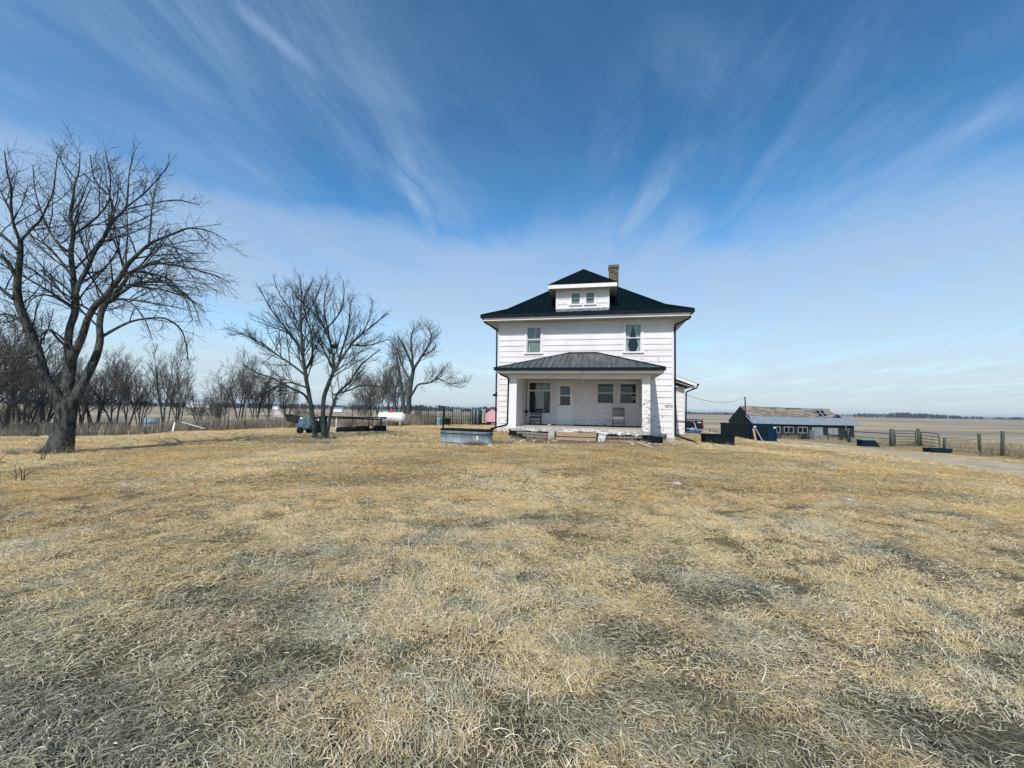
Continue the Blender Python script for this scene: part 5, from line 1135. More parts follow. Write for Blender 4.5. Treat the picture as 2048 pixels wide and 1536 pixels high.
Lb([(27, 598, 9), (5, 580, 8), (-25, 555, 7), (-70, 530, 4)], .8, .2, Ys=10.3)
Lb([(55, 655, 7), (36, 636, 5), (10, 628, 4), (-20, 640, 3)], .9, .2, Ys=10.4)
Lb([(74, 706, 8), (60, 714, 6), (30, 713, 5), (-5, 717, 4), (-30, 735, 3)], -.6, .2, Ys=10.6)
Lb([(136, 812, 34), (134, 787, 26), (138, 747, 25), (140, 715, 26), (136, 688, 17), (140, 654, 16), (149, 628, 16), (151, 600, 16), (147, 557, 13), (142, 507, 11), (146, 470, 9), (141, 428, 7), (146, 398, 6), (149, 371, 5), (158, 340, 3), (160, 305, 2)], .5, .35)
Lb([(143, 718, 22), (152, 700, 18), (163, 676, 17), (170, 655, 16), (176, 636, 15), (190, 612, 15), (205, 599, 14), (223, 577, 13), (240, 555, 12), (255, 530, 11), (272, 512, 9), (297, 490, 8), (319, 478, 7), (346, 468, 6), (380, 456, 5), (420, 463, 3), (452, 480, 2)], -1.2, .35)
Lb([(150, 598, 11), (158, 567, 11), (173, 540, 11), (188, 505, 10), (205, 480, 9), (220, 450, 8), (236, 432, 6), (252, 415, 5), (256, 380, 4), (258, 350, 3), (263, 325, 3), (268, 305, 2)], .6, .2)
Lb([(146, 470, 6), (172, 452, 6), (198, 430, 5), (218, 400, 4), (220, 350, 3), (210, 300, 2)], -.5, .1)
Lb([(220, 440, 5), (224, 400, 4), (190, 360, 3), (180, 310, 2)], .5, .1, Ys=11.5)
Lb([(252, 415, 5), (290, 385, 4), (322, 350, 3), (340, 325, 2)], -.4, .1, Ys=11.3)
Lb([(255, 418, 4), (300, 408, 3), (352, 400, 3), (400, 410, 2)], .5, .1, Ys=11.3)
Lb([(297, 490, 5), (302, 440, 4), (306, 395, 3), (320, 350, 2)], .6, .1, Ys=10.2)
Lb([(140, 805, 28), (150, 794, 25), (164, 768, 23), (178, 742, 21), (192, 712, 18), (200, 680, 16), (199, 650, 14), (204, 620, 14), (218, 597, 13), (234, 583, 11), (250, 562, 9), (262, 545, 8), (284, 534, 7), (317, 527, 6), (359, 532, 5), (400, 542, 4), (435, 552, 3), (462, 568, 2)], .9, .3)
Lb([(212, 606, 10), (247, 582, 9), (272, 568, 7), (321, 564, 6), (359, 579, 5), (386, 606, 3), (398, 640, 2)], -1.1, .2, Ys=11.4)
Lb([(206, 672, 9), (225, 661, 8), (248, 649, 7), (270, 641, 6), (305, 636, 5), (333, 638, 5), (361, 658, 4), (373, 691, 3), (376, 722, 2)], .8, .2, Ys=11.4)
Lb([(205, 615, 6), (232, 600, 5), (262, 606, 4), (290, 640, 3), (305, 680, 2)], -.7, .15, Ys=11.5)
Lb([(245, 545, 6), (290, 545, 5), (340, 560, 4), (372, 600, 3), (385, 640, 2)], .6, .15, Ys=11.6)
Lb([(140, 700, 8), (118, 680, 6), (100, 660, 5), (85, 668, 4), (78, 690, 2)], -.7, .2, Ys=11.1)
Lb([(137, 690, 6), (115, 668, 4), (92, 660, 3), (88, 690, 2)], .6, .2, Ys=11.1)
Lb([(150, 620, 7), (120, 600, 5), (90, 590, 4), (62, 600, 3), (50, 630, 2)], -.9, .15, Ys=11.2)
Lb([(147, 557, 7), (120, 520, 6), (92, 490, 5), (62, 470, 4), (50, 440, 2)], .8, .15, Ys=11.2)
Lb([(142, 507, 6), (110, 480, 5), (85, 430, 4), (70, 380, 3), (66, 330, 2)], .4, .15, Ys=11.3)
Lb([(172, 545, 6), (205, 540, 5), (235, 500, 4), (238, 470, 3)], -.5, .15, Ys=11.2)
# bark ridged root flare
tree = T.finish('bare_tree', 'biggest bare tree, thick furrowed trunk dividing low, at the left edge of the lawn', 'tree', (-12.0, 11.0, zb), 'bare trees')
for k in range(3):                                                        # suckers at its foot
    pass
def sapling(label, x, y, n, h, seed, name='sapling', m='rust', grp='bare saplings round the big tree'):
    R2 = random.Random(seed); mb = MB()
    for k in range(n):
        d = Vector((R2.uniform(-.6, .6), R2.uniform(-.4, .4), 1)).normalized(); p = Vector((R2.uniform(-.05, .05), R2.uniform(-.05, .05), 0)); P_ = [p.copy()]; hh = h * R2.uniform(.5, 1)
        for i in range(5): d = (d + rand_unit(R2) * .22).normalized(); p = p + d * hh / 5; P_.append(p.copy())
        mb.tube(P_, list(np.linspace(.009, .003, 6)), 4)
        for q_ in range(3): a_, dd2, _ = poly_at(P_, R2.uniform(.3, .9)); mb.tube([a_, a_ + (dd2 + rand_unit(R2) * .8).normalized() * hh * .3], [.004, .002], 3)
    return tag(mb.build(name, m, loc=(x, y, gz(x, y) - .01)), label, 'sapling', grp)
sapling('red brown suckers growing right against the big trunk', -11.35, 10.7, 3, .75, 3); sapling('thin bare sucker shoots in the lawn in front of the big trunk', -10.9, 9.6, 4, .55, 5)
sapling('lone bare shoots in the lawn to the left of the big trunk', -10.3, 8.3, 4, .45, 6); sapling('low bare shoots in the lawn, nearest of those round the big tree', -8.7, 7.4, 5, .40, 8)

# forked tree in the middle
T = Tree(11, rmin=.0042, up=.26, spacing=(.15, .11, .08), levels=3, ratio=(.56, .60, .62), wob=.14, spread=(26, 52)); T.wk = .64; T.tip = .92; Y0 = 17.0
zb = gz(-7.86, 17)
Lb([(631, 880, 20), (630, 866, 15), (627, 848, 14), (622, 812, 13), (617, 782, 12), (612, 756, 12), (610, 738, 11), (605, 710, 8), (603, 672, 7), (601, 634, 5), (603, 596, 4), (600, 552, 2)], -.5, .35)
Lb([(650, 880, 19), (647, 866, 14), (646, 825, 13), (648, 794, 13), (657, 768, 12), (667, 740, 10), (665, 710, 7), (659, 677, 6), (653, 647, 5), (648, 616, 4), (652, 583, 3), (659, 562, 2)], .6, .35)
Lb([(653, 874, 10), (659, 838, 9), (666, 812, 9), (676, 786, 8), (699, 764, 6), (719, 733, 5), (737, 717, 4), (760, 698, 2)], -1.0, .25)
Lb([(610, 740, 8), (623, 721, 8), (625, 698, 6), (622, 665, 5), (613, 635, 4), (608, 600, 3), (625, 560, 2)], 1.0, .2)
Lb([(609, 749, 7), (582, 728, 6), (552, 708, 5), (521, 685, 4), (481, 667, 3), (447, 655, 2)], .6, .15); Lb([(618, 806, 8), (608, 789, 7), (582, 776, 6), (544, 756, 5), (514, 746, 4), (486, 728, 2)], -.9, .15)
Lb([(605, 698, 6), (572, 657, 5), (539, 614, 4), (518, 572, 2)], -.5, .15); Lb([(603, 668, 5), (585, 625, 4), (560, 590, 3), (548, 560, 2)], .7, .15)
Lb([(664, 752, 8), (684, 716, 7), (704, 688, 6), (722, 670, 5), (750, 647, 4), (775, 626, 2)], .3, .15); Lb([(677, 722, 7), (690, 680, 5), (698, 645, 4), (701, 610, 3), (708, 590, 2)], .9, .15)
Lb([(722, 670, 4), (738, 640, 3), (746, 600, 2)], -.7, .1, Ys=17.2); Lb([(665, 790, 6), (700, 780, 5), (730, 770, 4), (768, 775, 2)], .8, .15)
Lb([(655, 655, 5), (680, 625, 4), (688, 590, 3), (686, 560, 2)], -.6, .1, Ys=17.4); Lb([(613, 775, 6), (575, 765, 5), (540, 780, 4), (505, 800, 2)], 1.0, .15); Lb([(603, 640, 5), (625, 610, 4), (640, 575, 3), (645, 556, 2)], .6, .1, Ys=16.7)
Lb([(640, 640, 4), (600, 600, 3), (575, 565, 2)], .6, .1, Ys=16.8); Lb([(700, 690, 5), (740, 690, 4), (778, 678, 2)], -.8, .1, Ys=17.3)
T.finish('bare_tree', 'grey bare tree with forked slender trunks in the middle of the lawn', 'tree', (-7.86, 17.0, zb), 'bare trees', bark='bark_smooth')
nst = at(669, 693, 17.3); mb = MB(); R2 = random.Random(3)
for k in range(70):
    a0 = R2.uniform(0, 6.28); r_ = R2.uniform(.05, .14); p = Vector((math.cos(a0) * r_, math.sin(a0) * r_, R2.uniform(-.08, .08))); d = Vector((-math.sin(a0), math.cos(a0), R2.uniform(-.4, .4))) * .12; mb.tube([p - d, p + d], .006, 3)
mb.lathe([(0, -.10), (.09, -.06), (.13, .03), (.10, .06), (.06, 0), (0, -.02)], 12); tag(mb.build('bird_nest', 'twig', loc=nst), 'dark bird nest caught in the crown of the forked tree', 'nest')

# tall tree by the propane tank
T = Tree(21, rmin=.008, up=.35, spacing=(.24, .17, .12), levels=3, ratio=(.68, .60, .6), wob=.24, spread=(28, 58)); T.wk = .78; Y0 = 48.0; zb = gz(-11.94, 48)
Lb([(816, 842, 17), (817, 815, 13), (819, 789, 12), (823, 762, 10), (827, 738, 9)], .3, kids=False)
Lb([(827, 740, 8), (818, 715, 6), (806, 690, 5), (795, 672, 3)], -1.5, .15); Lb([(827, 738, 8), (842, 715, 6), (857, 690, 5), (862, 668, 3), (852, 650, 2)], 1.0, .15)
Lb([(826, 738, 7), (824, 705, 5), (822, 675, 4), (828, 655, 2)], .5, .2); Lb([(819, 795, 8), (828, 782, 6), (837, 769, 5), (857, 766, 4), (877, 758, 3), (900, 768, 2), (916, 766, 1.4)], -1.5, .3)
Lb([(862, 765, 4), (880, 748, 3), (888, 732, 2)], .8, .2, Ys=46.8); Lb([(820, 760, 5), (806, 735, 4), (796, 705, 3), (790, 685, 2)], 1.6, .2); Lb([(845, 712, 4), (866, 700, 3), (872, 688, 2)], .8, .1, Ys=48.5)
Lb([(809, 838, 9), (807, 805, 8), (803, 770, 7), (797, 735, 5), (792, 705, 3)], 1.2, .3)
T.finish('bare_tree', 'tall bare tree with one long crooked limb, right behind the propane tank', 'tree', (-11.94, 48.0, zb), 'bare trees', bark='bark_smooth', twig='twig_far')

# shelterbelt: prototypes of many-stemmed bare trees, copied
def proto_tree(seed, H, stems, spread_w, name, label, up=.5, rmin=.008):
    R2 = random.Random(seed); T = Tree(seed, rmin=rmin, up=up, spacing=(.20, .15, .12), levels=3, ratio=(.55, .6, .62), wob=.24, spread=(24, 60))
    T.tip = .7
    for k in range(stems):
        a0 = 6.28 * k / stems + R2.uniform(-.4, .4); lean = spread_w * R2.uniform(.35, 1.0); P = []; hh = H * R2.uniform(.72, 1.0); ph = R2.uniform(0, 6)
        for i in range(6):
            f = i / 5; P.append(Vector((math.cos(a0) * (.12 + lean * f ** 1.4) + .12 * math.sin(ph + f * 5), math.sin(a0) * (.12 + lean * f ** 1.4) + .12 * math.cos(ph + f * 4), hh * f * (1 - .12 * f * lean / H))))
        r0 = .055 + .03 * R2.random(); T.limb(P, list(np.linspace(r0, .012, 6)), 0, .22)
    return T.finish(name, label, 'tree', (0, 0, 0), 'bare trees of the shelterbelt', bark='bark_smooth', twig='twig_far')
protos = [proto_tree(41, 6.5, 3, 1.8, 'bare_tree', 'x'), proto_tree(42, 6.0, 4, 3.2, 'bare_tree', 'x', .25), proto_tree(43, 5.4, 5, 2.2, 'bare_tree', 'x', .6), proto_tree(44, 4.0, 6, 2.4, 'scrub_bush', 'x', .2)]
for p in protos: p['group'] = 'bare trees of the shelterbelt'
BT = [  # pixel x, distance, height metres, prototype, label
    (8, 30, 9.0, 0, 'bare tree at the very left edge of the photo, behind the wire fence'), (-40, 27, 8.4, 1, 'bare tree outside the left edge, its limbs reaching in low'),
    (52, 34, 7.4, 2, 'dense dark bare tree just left of the big trunk'), (28, 38, 8.2, 1, 'bare tree behind the one at the left edge'), (95, 40, 5.2, 3, 'low tangled bush seen left of the big trunk'),
    (190, 38, 5.8, 2, 'bushy bare tree just right of the big trunk'), (226, 36, 6.3, 1, 'broad bare tree between the big trunk and the barrel'), (258, 42, 6.4, 0, 'slim bare tree behind the broad one left of the barrel'),
    (282, 44, 5.6, 2, 'twiggy bare tree rising just left of the barrel'), (331, 39, 7.3, 0, 'tall upright bare tree right of the barrel'), (358, 47, 6.0, 2, 'bare tree behind the upright one right of the barrel'),
    (397, 50, 3.6, 3, 'thin low bush between the two white boards'), (445, 42, 5.3, 1, 'rounded bare tree over the long white board'), (478, 46, 7.3, 0, 'taller bare tree left of the forked tree'),
    (512, 49, 6.0, 2, 'bare tree near the pale tin sheet'), (537, 52, 5.4, 1, 'bare tree just behind the tin sheet'), (574, 50, 5.0, 2, 'slender bare tree behind the wheelbarrow'),
    (738, 54, 5.5, 2, 'bushy bare tree left of the propane tank'), (757, 50, 6.4, 1, 'spreading bare tree behind the left end of the propane tank'), (780, 53, 7.2, 0, 'dense bare tree directly behind the propane tank'),
    (797, 56, 6.0, 2, 'bare tree close to the tall trunk behind the propane tank'), (724, 60, 4.4, 3, 'low thicket left of the propane tank, the farthest of the yard bushes'),
    (600, 47, 2.2, 3, 'small dark bush behind the garden tractor'), (160, 37, 4.2, 3, 'small thicket right behind the big trunk'), (120, 46, 5.5, 2, 'bare tree showing left of the big trunk fork'),
    (836, 44, 1.3, 3, 'low bush at the right end of the propane tank'), (432, 36, 2.6, 3, 'dark thicket at the foot of the rounded bare tree'), (70, 31, 2.6, 3, 'dark scrub by the fence left of the big trunk'), (5, 29, 2.4, 3, 'dark scrub by the fence at the left edge')]
used = set()
PH = [6.5, 6.0, 5.4, 4.0]
for k, (u, Y, H, pi, lb) in enumerate(BT):
    x = at(u, 820, Y).x; z = gz(x, Y) - .05
    o = protos[pi] if pi not in used else copy_tree(protos[pi])
    used.add(pi); H *= 1.18; s_ = H / PH[pi]; wd = s_ * rnd.uniform(.70, 1.0); o.location = (x, Y, z); o.scale = (wd, wd, s_); o.rotation_euler = (0, 0, rnd.uniform(0, 6.28)); tag(o, lb, 'tree' if pi < 3 else 'bush', 'bare trees of the shelterbelt')
    if pi == 3: o['group'] = 'scrub bushes among the shelterbelt'

# far woods on the skyline
def far_wood(label, u0, u1, Y, h, dens, seed, m='far_wood', base_v=820, name='far_wood', mats=None):
    R2 = random.Random(seed); mb = MB(); xa, xb = at(u0, base_v, Y).x, at(u1, base_v, Y).x; n = int((xb - xa) / (h * .28) * dens)
    for k in range(n):
        x = xa + (xb - xa) * R2.random(); y = Y + R2.uniform(-1, 1) * h * 1.2; hh = h * R2.uniform(.5, 1.0) * (.75 + .35 * vnoise(np.array([x / h / 3]), np.array([seed * 1.0]), seed)[0] * 1.6); z = gz(x, y); w_ = hh * R2.uniform(.5, .8)
        for q_ in range(34):                                              # loose clumps of twigs
            a0 = R2.uniform(0, 6.28); ph = R2.uniform(0, 1) ** .7; r_ = w_ * .5 * math.sin(max(.35, ph * 3.0)) * R2.uniform(.2, 1); zz_ = z + hh * ph; c_ = Vector((x + math.cos(a0) * r_, y + math.sin(a0) * r_, zz_)); e_ = hh * .16
            d1, d2 = rand_unit(R2) * e_, rand_unit(R2) * e_; mb.quad([c_ - d1, c_ + d2, c_ + d1 * .8 - d2 * .5])
        mb.tube([(x, y, z - .2), (x, y, z + hh * .6)], hh * .02, 4)
    return tag(mb.build(name, m), label, 'wood', kind='stuff')
MT['far_wood'] = mat('far bare woods', (.06, .075, .08), (.035, .05, .058), .05, .95, spec=.02)
far_wood('far belt of bare trees along the left skyline', -60, 560, 470, 5.0, 2.6, 1); far_wood('far belt of bare trees behind the middle of the yard', 545, 860, 430, 5.2, 2.8, 2); far_wood('far belt of bare trees behind the corral', 840, 1010, 430, 4.6, 2.8, 3)
far_wood('far belt of trees along the skyline right of the house', 1350, 1500, 900, 5, 2.2, 4); far_wood('dark far grove on the right skyline', 1712, 1915, 900, 10.5, 2.6, 5); far_wood('thin far belt of trees at the right edge', 1905, 2110, 1000, 6, 1.6, 6)
far_wood('thin far belt of trees over the shed', 1480, 1720, 1300, 6, 1.0, 7)
for u, Y, H, lb in ((1858, 800, 20, 'small'), ):
    pass

# ------------------------------------------------------------------ grass, as instanced clumps
def blades(R, n, rad, lmin, lmax, wmin, wmax, lie=(.15, .9), curl=.9, up0=0.0, comb=None):
    V, F, A = [], [], []
    for _ in range(n):
        a0 = R.uniform(0, 2 * np.pi); rr_ = rad * math.sqrt(R.random()); p = np.array([math.cos(a0) * rr_, math.sin(a0) * rr_, up0 * R.random()]); hd = R.uniform(0, 2 * np.pi) if comb is None or R.random() < .25 else R.gauss(0, comb); el = R.uniform(*lie); L = R.uniform(lmin, lmax); w = R.uniform(wmin, wmax); k = 4; tw = R.uniform(-.5, .5); hc = R.uniform(-curl, curl); ec = -R.uniform(.2, 1.1) * curl
        rv_ = R.random(); o = len(V)
        for i in range(k):
            f = i / (k - 1); c, s = math.cos(hd), math.sin(hd); wd = w * (1 - f * .75) * .5; sx, sy = -s, c; tz = math.sin(tw) * wd
            V.append((p[0] + sx * wd, p[1] + sy * wd, p[2] + tz)); V.append((p[0] - sx * wd, p[1] - sy * wd, p[2] - tz)); A += [rv_, rv_]
            st = L / (k - 1); p = p + np.array([math.cos(hd) * math.cos(el), math.sin(hd) * math.cos(el), math.sin(el)]) * st; p[2] = max(p[2], .002); hd += hc / k * 2; el += ec / k * 2
            if p[2] < .006: el = max(el, .0) + .05
        for i in range(k - 1): F.append((o + 2 * i, o + 2 * i + 1, o + 2 * i + 3, o + 2 * i + 2))
    return V, F, A
def scatter(name, patches, X, Yv, rotz, scl, var, m, tilt=None, zoff=0.0):
    V, F, A, PID = [], [], [], []
    for k, (v, f, a) in enumerate(patches): o = len(V); V += v; F += [tuple(i + o for i in q_) for q_ in f]; A += a; PID += [k] * len(v)
    Z = ground_z(X, Yv) + zoff; nv = len(V); allv = np.vstack([np.array(V), np.stack([X, Yv, Z], 1)]); me = mesh_np(name, allv, np.array(F).reshape(-1), 4, [m], False)
    N = len(allv); pad = N - nv
    def at_(nm, ty, arr): a_ = me.attributes.new(nm, ty, 'POINT'); a_.data.foreach_set('vector' if ty == 'FLOAT_VECTOR' else 'value', np.ascontiguousarray(arr).ravel())
    at_('rnd', 'FLOAT', np.concatenate([np.array(A, np.float32), np.zeros(pad, np.float32)])); at_('pid', 'INT', np.concatenate([np.array(PID, np.int32), np.full(pad, -1, np.int32)]))
    at_('var', 'INT', np.concatenate([np.zeros(nv, np.int32), var.astype(np.int32)])); at_('scl', 'FLOAT', np.concatenate([np.ones(nv, np.float32), scl.astype(np.float32)]))
    rv_ = np.zeros((N, 3), np.float32); rv_[nv:, 2] = rotz
    if tilt is not None: rv_[nv:, :2] = tilt
    at_('rotv', 'FLOAT_VECTOR', rv_)
    ob = bpy.data.objects.new(name, me); COL.objects.link(ob)
    ng = bpy.data.node_groups.new(name + ' scatter', 'GeometryNodeTree'); ng.interface.new_socket('Geometry', in_out='INPUT', socket_type='NodeSocketGeometry'); ng.interface.new_socket('Geometry', in_out='OUTPUT', socket_type='NodeSocketGeometry')
    gi, go = ng.nodes.new('NodeGroupInput'), ng.nodes.new('NodeGroupOutput'); L_ = ng.links.new
    def na(nm, ty): n_ = ng.nodes.new('GeometryNodeInputNamedAttribute'); n_.data_type = ty; n_.inputs['Name'].default_value = nm; return [s for s in n_.outputs if s.enabled][0]
    pid = na('pid', 'INT')
    def sel(k):
        c_ = ng.nodes.new('FunctionNodeCompare'); c_.data_type = 'INT'; c_.operation = 'EQUAL'; ins = [s for s in c_.inputs if s.enabled]; L_(pid, ins[0]); ins[1].default_value = k
        s_ = ng.nodes.new('GeometryNodeSeparateGeometry'); s_.domain = 'POINT'; L_(gi.outputs[0], s_.inputs['Geometry']); L_(c_.outputs[0], s_.inputs['Selection']); return s_.outputs['Selection']
    jn = ng.nodes.new('GeometryNodeJoinGeometry')
    for k in range(len(patches)): t_ = ng.nodes.new('GeometryNodeGeometryToInstance'); L_(sel(k), t_.inputs[0]); L_(t_.outputs[0], jn.inputs[0])
    ip = ng.nodes.new('GeometryNodeInstanceOnPoints'); L_(sel(-1), ip.inputs['Points']); L_(jn.outputs[0], ip.inputs['Instance']); ip.inputs['Pick Instance'].default_value = True
    L_(na('var', 'INT'), ip.inputs['Instance Index']); L_(na('rotv', 'FLOAT_VECTOR'), ip.inputs['Rotation']); L_(na('scl', 'FLOAT'), ip.inputs['Scale']); L_(ip.outputs[0], go.inputs[0])
    md = ob.modifiers.new('scatter', 'NODES'); md.node_group = ng; ob['kind'] = 'stuff'; return ob
NR = np.random.default_rng(4)
def spread_pts(x0, x1, y0, y1, dens, fn=None):
    n = int((x1 - x0) * (y1 - y0) * dens); X = NR.uniform(x0, x1, n); Yv = NR.uniform(y0, y1, n)
    k = (np.abs(X) < 1.36 * Yv + 1.2)                                       # the part of the lawn in front of the lens and a step aside
    if fn is not None: k &= fn(X, Yv)
    return X[k], Yv[k]
def road_dist(X, Yv):
    d = np.full(X.shape, 1e9)
    for p in rc[::3]: d = np.minimum(d, np.hypot(X - p[0], Yv - p[1]))
    return d
def house_local(X, Yv):
    a, b2 = X - HX, Yv - HY; return a * math.cos(HA) - b2 * math.sin(HA), a * math.sin(HA) + b2 * math.cos(HA)
LFx = np.array([p[0] for p in LF[1:]] + [-4, 8, 18, 24]); LFy = np.array([p[1] for p in LF[1:]] + [42, 44, 42, 40])
def lawn_ok(X, Yv):
    s, w = house_local(X, Yv); inh = (s > -.1) & (s < 9.6) & (w > -.15) & (w < 9.2) | (s > 1.1) & (s < 6.6) & (w > -2.6) & (w < 0)
    yl = np.interp(X, LFx, LFy); inside = Yv < yl - .4
    tank = (np.abs(X - c0.x) < 1.0) & (np.abs(Yv - c0.y - .12) < .35)
    return (~inh) & (~tank) & (road_dist(X, Yv) > 2.2) & inside
def bare(X, Yv):                                                           # scraped patch right of centre and earth in front of the porch
    a = ((X - 4.05) / .95 + .35 * (Yv - 4.3)) ** 2 + ((Yv - 4.35 + .28 * (X - 4.0)) / .42) ** 2 < 1 + .9 * (vnoise(X * 3, Yv * 3, 8) - .3)
    s, w = house_local(X, Yv); b2 = (s > 1.0) & (s < 7.9) & (w > -5.0 + 1.5 * vnoise(X * 1.1, Yv * 1.1, 6)) & (NR.random(X.shape) < .72)
    return a, b2
m_blade = blade_mat('dry lawn blades')
RB = random.Random(9)
near_p = [blades(RB, 430, .27, .035, .10, .0022, .0048, (.0, .55), .8, .016, .75) for _ in range(7)] + [blades(RB, 150, .12, .07, .14, .0025, .0045, (.2, .75), 1.0, .01, .9) for _ in range(3)] + [blades(RB, 300, .24, .015, .045, .0025, .006, (.0, .5), .6, .012) for _ in range(2)]
def flow(X, Yv): return 6.28 * vnoise(X * .35 + 3, Yv * .35, 81) + 2.2 * vnoise(X * 1.3, Yv * 1.3, 82) + NR.normal(0, .45, len(X))
X, Yv = spread_pts(-11, 11, .9, 7.2, 30, lawn_ok)
hol = vnoise(X * 1.3, Yv * 1.3, 21) * .6 + vnoise(X * 3.1, Yv * 3.1, 22) * .4; bA, bB = bare(X, Yv)
keep = (NR.random(len(X)) < np.clip((hol - .12) * 3.4, .80, 1) * (1 - .12 * hollow(X, Yv))) & ~(bA & (NR.random(len(X)) < .5)); X, Yv, hol = X[keep], Yv[keep], hol[keep]
var = NR.integers(0, 7, len(X)); bits = NR.random(len(X)) < .20 + .45 * hollow(X, Yv) + .3 * (hol < .28); var[bits] = NR.integers(10, 12, bits.sum()); tuft = (~bits) & (NR.random(len(X)) < .01 + .08 * (vnoise(X * .8, Yv * .8, 31) > .62)); var[tuft] = NR.integers(7, 10, tuft.sum())
gr = scatter('lawn_grass', near_p, X, Yv, flow(X, Yv), NR.uniform(.8, 1.2, len(X)), var, m_blade, NR.normal(0, .06, (len(X), 2))); gr['label'] = 'matted dry lawn grass nearest the viewer'
far_p = [blades(RB, 210, .42, .05, .11, .004, .007, (.0, .55), .8, .02, .8) for _ in range(6)]
X, Yv = spread_pts(-20, 20, 6.6, 14.5, 13, lawn_ok); bA, bB = bare(X, Yv); hol = vnoise(X * .9, Yv * .9, 21); k_ = (NR.random(len(X)) < np.clip((hol - .1) * 2.6, .55, 1)) & ~bB; X, Yv = X[k_], Yv[k_]
gr = scatter('lawn_grass', far_p, X, Yv, flow(X, Yv), NR.uniform(.8, 1.2, len(X)), NR.integers(0, 6, len(X)), m_blade); gr['label'] = 'dry lawn grass in the middle distance'
far2_p = [blades(RB, 170, .8, .08, .16, .008, .015, (.0, .5), .8, .02) for _ in range(5)]
X, Yv = spread_pts(-36, 26, 14, 42, 4.2, lawn_ok); bA, bB = bare(X, Yv); hol = vnoise(X * .5, Yv * .7, 21); k_ = (NR.random(len(X)) < np.clip((hol - .1) * 2.4, .2, 1)) & ~bB; X, Yv = X[k_], Yv[k_]
gr = scatter('lawn_grass', far2_p, X, Yv, NR.uniform(0, 6.28, len(X)), NR.uniform(.7, 1.2, len(X)), NR.integers(0, 5, len(X)), m_blade); gr['label'] = 'dry lawn grass round the house and out to the fences'
# pale dead leaves and scraped litter
def leaf_patch(R, n, rad, s0, s1):
    V, F, A = [], [], []
    for _ in range(n):
        a0 = R.uniform(0, 6.28); r_ = rad * math.sqrt(R.random()); c = Vector((math.cos(a0) * r_, math.sin(a0) * r_, R.uniform(.01, .04))); L = R.uniform(s0, s1); h = R.uniform(0, 6.28); u = Vector((math.cos(h), math.sin(h), R.uniform(-.4, .4))) * L; w = Vector((-math.sin(h), math.cos(h), R.uniform(-.5, .5))) * L * .35; n_ = Vector((0, 0, L * R.uniform(.1, .35))); o = len(V); rv_ = R.uniform(.5, 1)
        for p in (c - u, c - w + n_, c + u, c + w + n_): V.append(tuple(p)); A.append(rv_)
        F.append((o, o + 1, o + 2, o + 3))
    return V, F, A
m_leaf = blade_mat('pale dead leaves', False, ((.46, .40, .33), (.28, .24, .20)))
X, Yv = spread_pts(-9, 9, .9, 12, 2.2, lawn_ok); k_ = vnoise(X * .7, Yv * .7, 51) > .40; X, Yv = X[k_], Yv[k_]
X2 = np.concatenate([4.0 + NR.normal(0, .50, 75), 4.9 + NR.normal(0, .14, 10), hw(4, -3.6)[0] + NR.normal(0, 2.0, 70)]); Y2 = np.concatenate([4.35 - .30 * (X2[:75] - 4.0) + NR.normal(0, .16, 75), 4.6 + NR.normal(0, .07, 10), hw(4, -3.4)[1] + NR.normal(0, .5, 70) - .21 * (X2[85:] - hw(4, -3.6)[0])])
X, Yv = np.concatenate([X, X2]), np.concatenate([Yv, Y2])
gr = scatter('dead_leaves', [leaf_patch(RB, 16, .22, .006, .015) for _ in range(4)], X, Yv, NR.uniform(0, 6.28, len(X)), NR.uniform(.7, 1.3, len(X)), NR.integers(0, 4, len(X)), m_leaf); gr['label'] = 'pale dead leaves and chaff caught in the lawn'
# tall weeds beyond the fences
m_weed = blade_mat('dry grey brown weeds', False, ((.27, .225, .165), (.17, .145, .115)))
m_gold = blade_mat('tall golden grass', False, ((.46, .36, .20), (.30, .24, .15)))
tall = [blades(RB, 130, .55, .45, 1.0, .008, .018, (1.0, 1.5), .45) for _ in range(5)]
def weeds_ok(X, Yv):
    yl = np.interp(X, LFx, LFy); return (X < -3.5) & (Yv > yl - .3 + .8 * (vnoise(X * .8, Yv * .1, 61) - .5)) & (Yv < yl + 12 + 3 * vnoise(X * .3, Yv * .3, 62))
X, Yv = spread_pts(-52, -3, 20, 62, 1.7, weeds_ok); k_ = NR.random(len(X)) < np.clip(1.4 - (Yv - np.interp(X, LFx, LFy)) / 13, .1, 1) * np.clip(.35 + vnoise(X * .25, Yv * .25, 64), .3, 1) * np.where(X > -8, .35, 1); X, Yv = X[k_], Yv[k_]
gr = scatter('dry_weeds', tall, X, Yv, NR.uniform(0, 6.28, len(X)), NR.uniform(.55, 1.25, len(X)), NR.integers(0, 5, len(X)), m_weed); gr['label'] = 'tall dry weeds beyond the left fence'
def right_ok(X, Yv):
    side = X > np.interp(Yv, [0, 13, 19, 24, 31, 33, 37, 44], [27, 27.3, 28, 28.3, 31.8, 32, 30, 24]); d = road_dist(X, Yv)
    return side & (Yv < 60) & (d > 2.5) & ~((X > 26) & (X < 40) & (Yv > 45.5) & (Yv < 53))
X, Yv = spread_pts(14, 62, 10, 60, 1.1, right_ok); k_ = NR.random(len(X)) < np.clip(.25 + vnoise(X * .2, Yv * .2, 71), .2, 1); X, Yv = X[k_], Yv[k_]
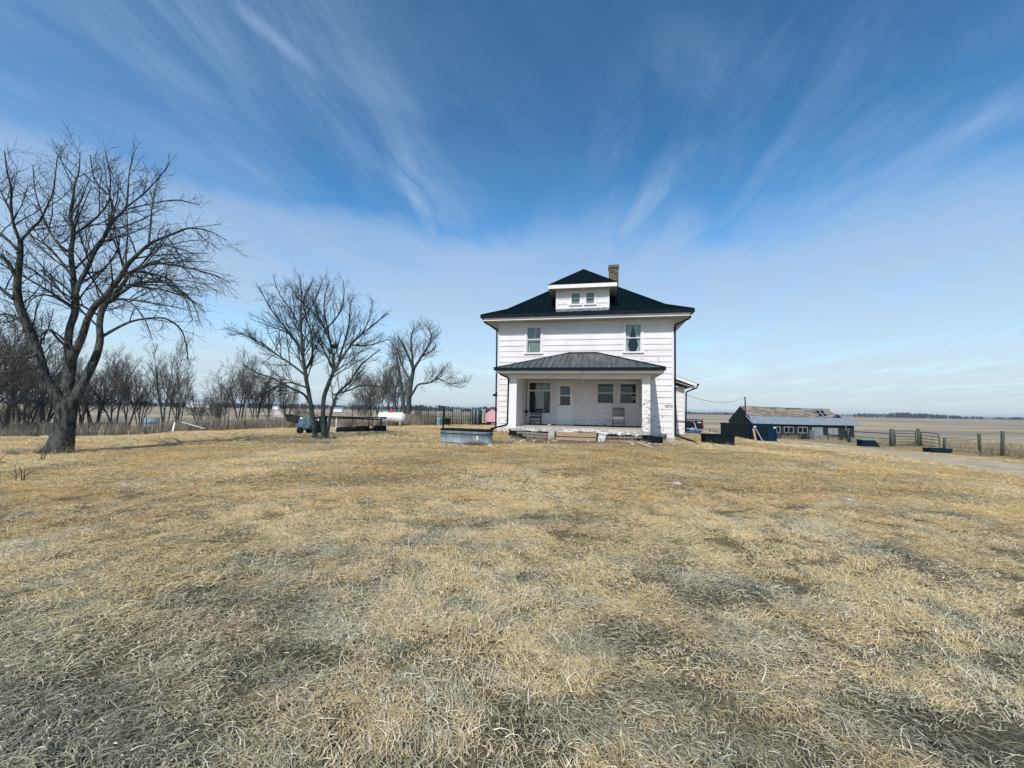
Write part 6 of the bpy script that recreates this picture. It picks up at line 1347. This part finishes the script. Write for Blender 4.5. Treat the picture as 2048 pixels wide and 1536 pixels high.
gr = scatter('tall_grass', tall, X, Yv, NR.uniform(0, 6.28, len(X)), NR.uniform(.35, .85, len(X)), NR.integers(0, 5, len(X)), m_gold); gr['label'] = 'tall golden grass round the gates, fence and shed'
# single rough tussocks: by the tank, the porch foot, the fence posts and the propane tank
tus = [blades(RB, 120, .16, .15, .42, .005, .010, (.5, 1.4), .9) for _ in range(4)]
TX, TY = [], []
for (cx2, cy2, n_, sx, sy) in ((-1.25, 14.75, 14, .28, .10), (-.45, 15.3, 8, .25, .2), (9.1, 17.9, 4, .3, .1), (8.4, 17.2, 10, .7, .4), (28.6, 24, 10, .5, .3), (28, 21, 12, .3, 2.0), (29.5, 27, 12, .4, 1.5), (-7.9, 16.9, 12, .35, .2), (-12, 10.9, 10, .55, .25), (30.5, 33, 6, .6, .3), (32.6, 32.8, 6, .6, .3), (-9.2, 37.6, 10, .9, .3)):
    TX += list(NR.normal(cx2, sx, n_)); TY += list(NR.normal(cy2, sy, n_))
for s in np.linspace(.0, 8.2, 34): q_ = hw(s, -2.75 - abs(NR.normal(0, .35)) if 1 < s < 6.7 else -.25); TX.append(q_[0]); TY.append(q_[1])
X, Yv = np.array(TX), np.array(TY); gr = scatter('tussocks', tus, X, Yv, NR.uniform(0, 6.28, len(X)), NR.uniform(.4, .95, len(X)), NR.integers(0, 4, len(X)), m_weed); gr['label'] = 'rough dry tussocks at the foot of the porch, tank, trees and posts'

# ------------------------------------------------------------------ air
mb = MB(); mb.box((-9100, -9100, -6), (9100, 9100, 12.5)); hz_ = mb.build('haze', 'red'); hz_.data.materials.clear()
mh_ = bpy.data.materials.new('pale air'); mh_.use_nodes = True; nt = mh_.node_tree; nt.nodes.clear(); g = NG(nt)
pv = g.n('ShaderNodeVolumePrincipled'); pv.inputs['Color'].default_value = (.78, .88, 1, 1); pv.inputs['Density'].default_value = .00022; pv.inputs['Anisotropy'].default_value = .2
o_ = g.n('ShaderNodeOutputMaterial'); nt.links.new(pv.outputs[0], o_.inputs['Volume']); hz_.data.materials.append(mh_); tag(hz_, kind='stuff')
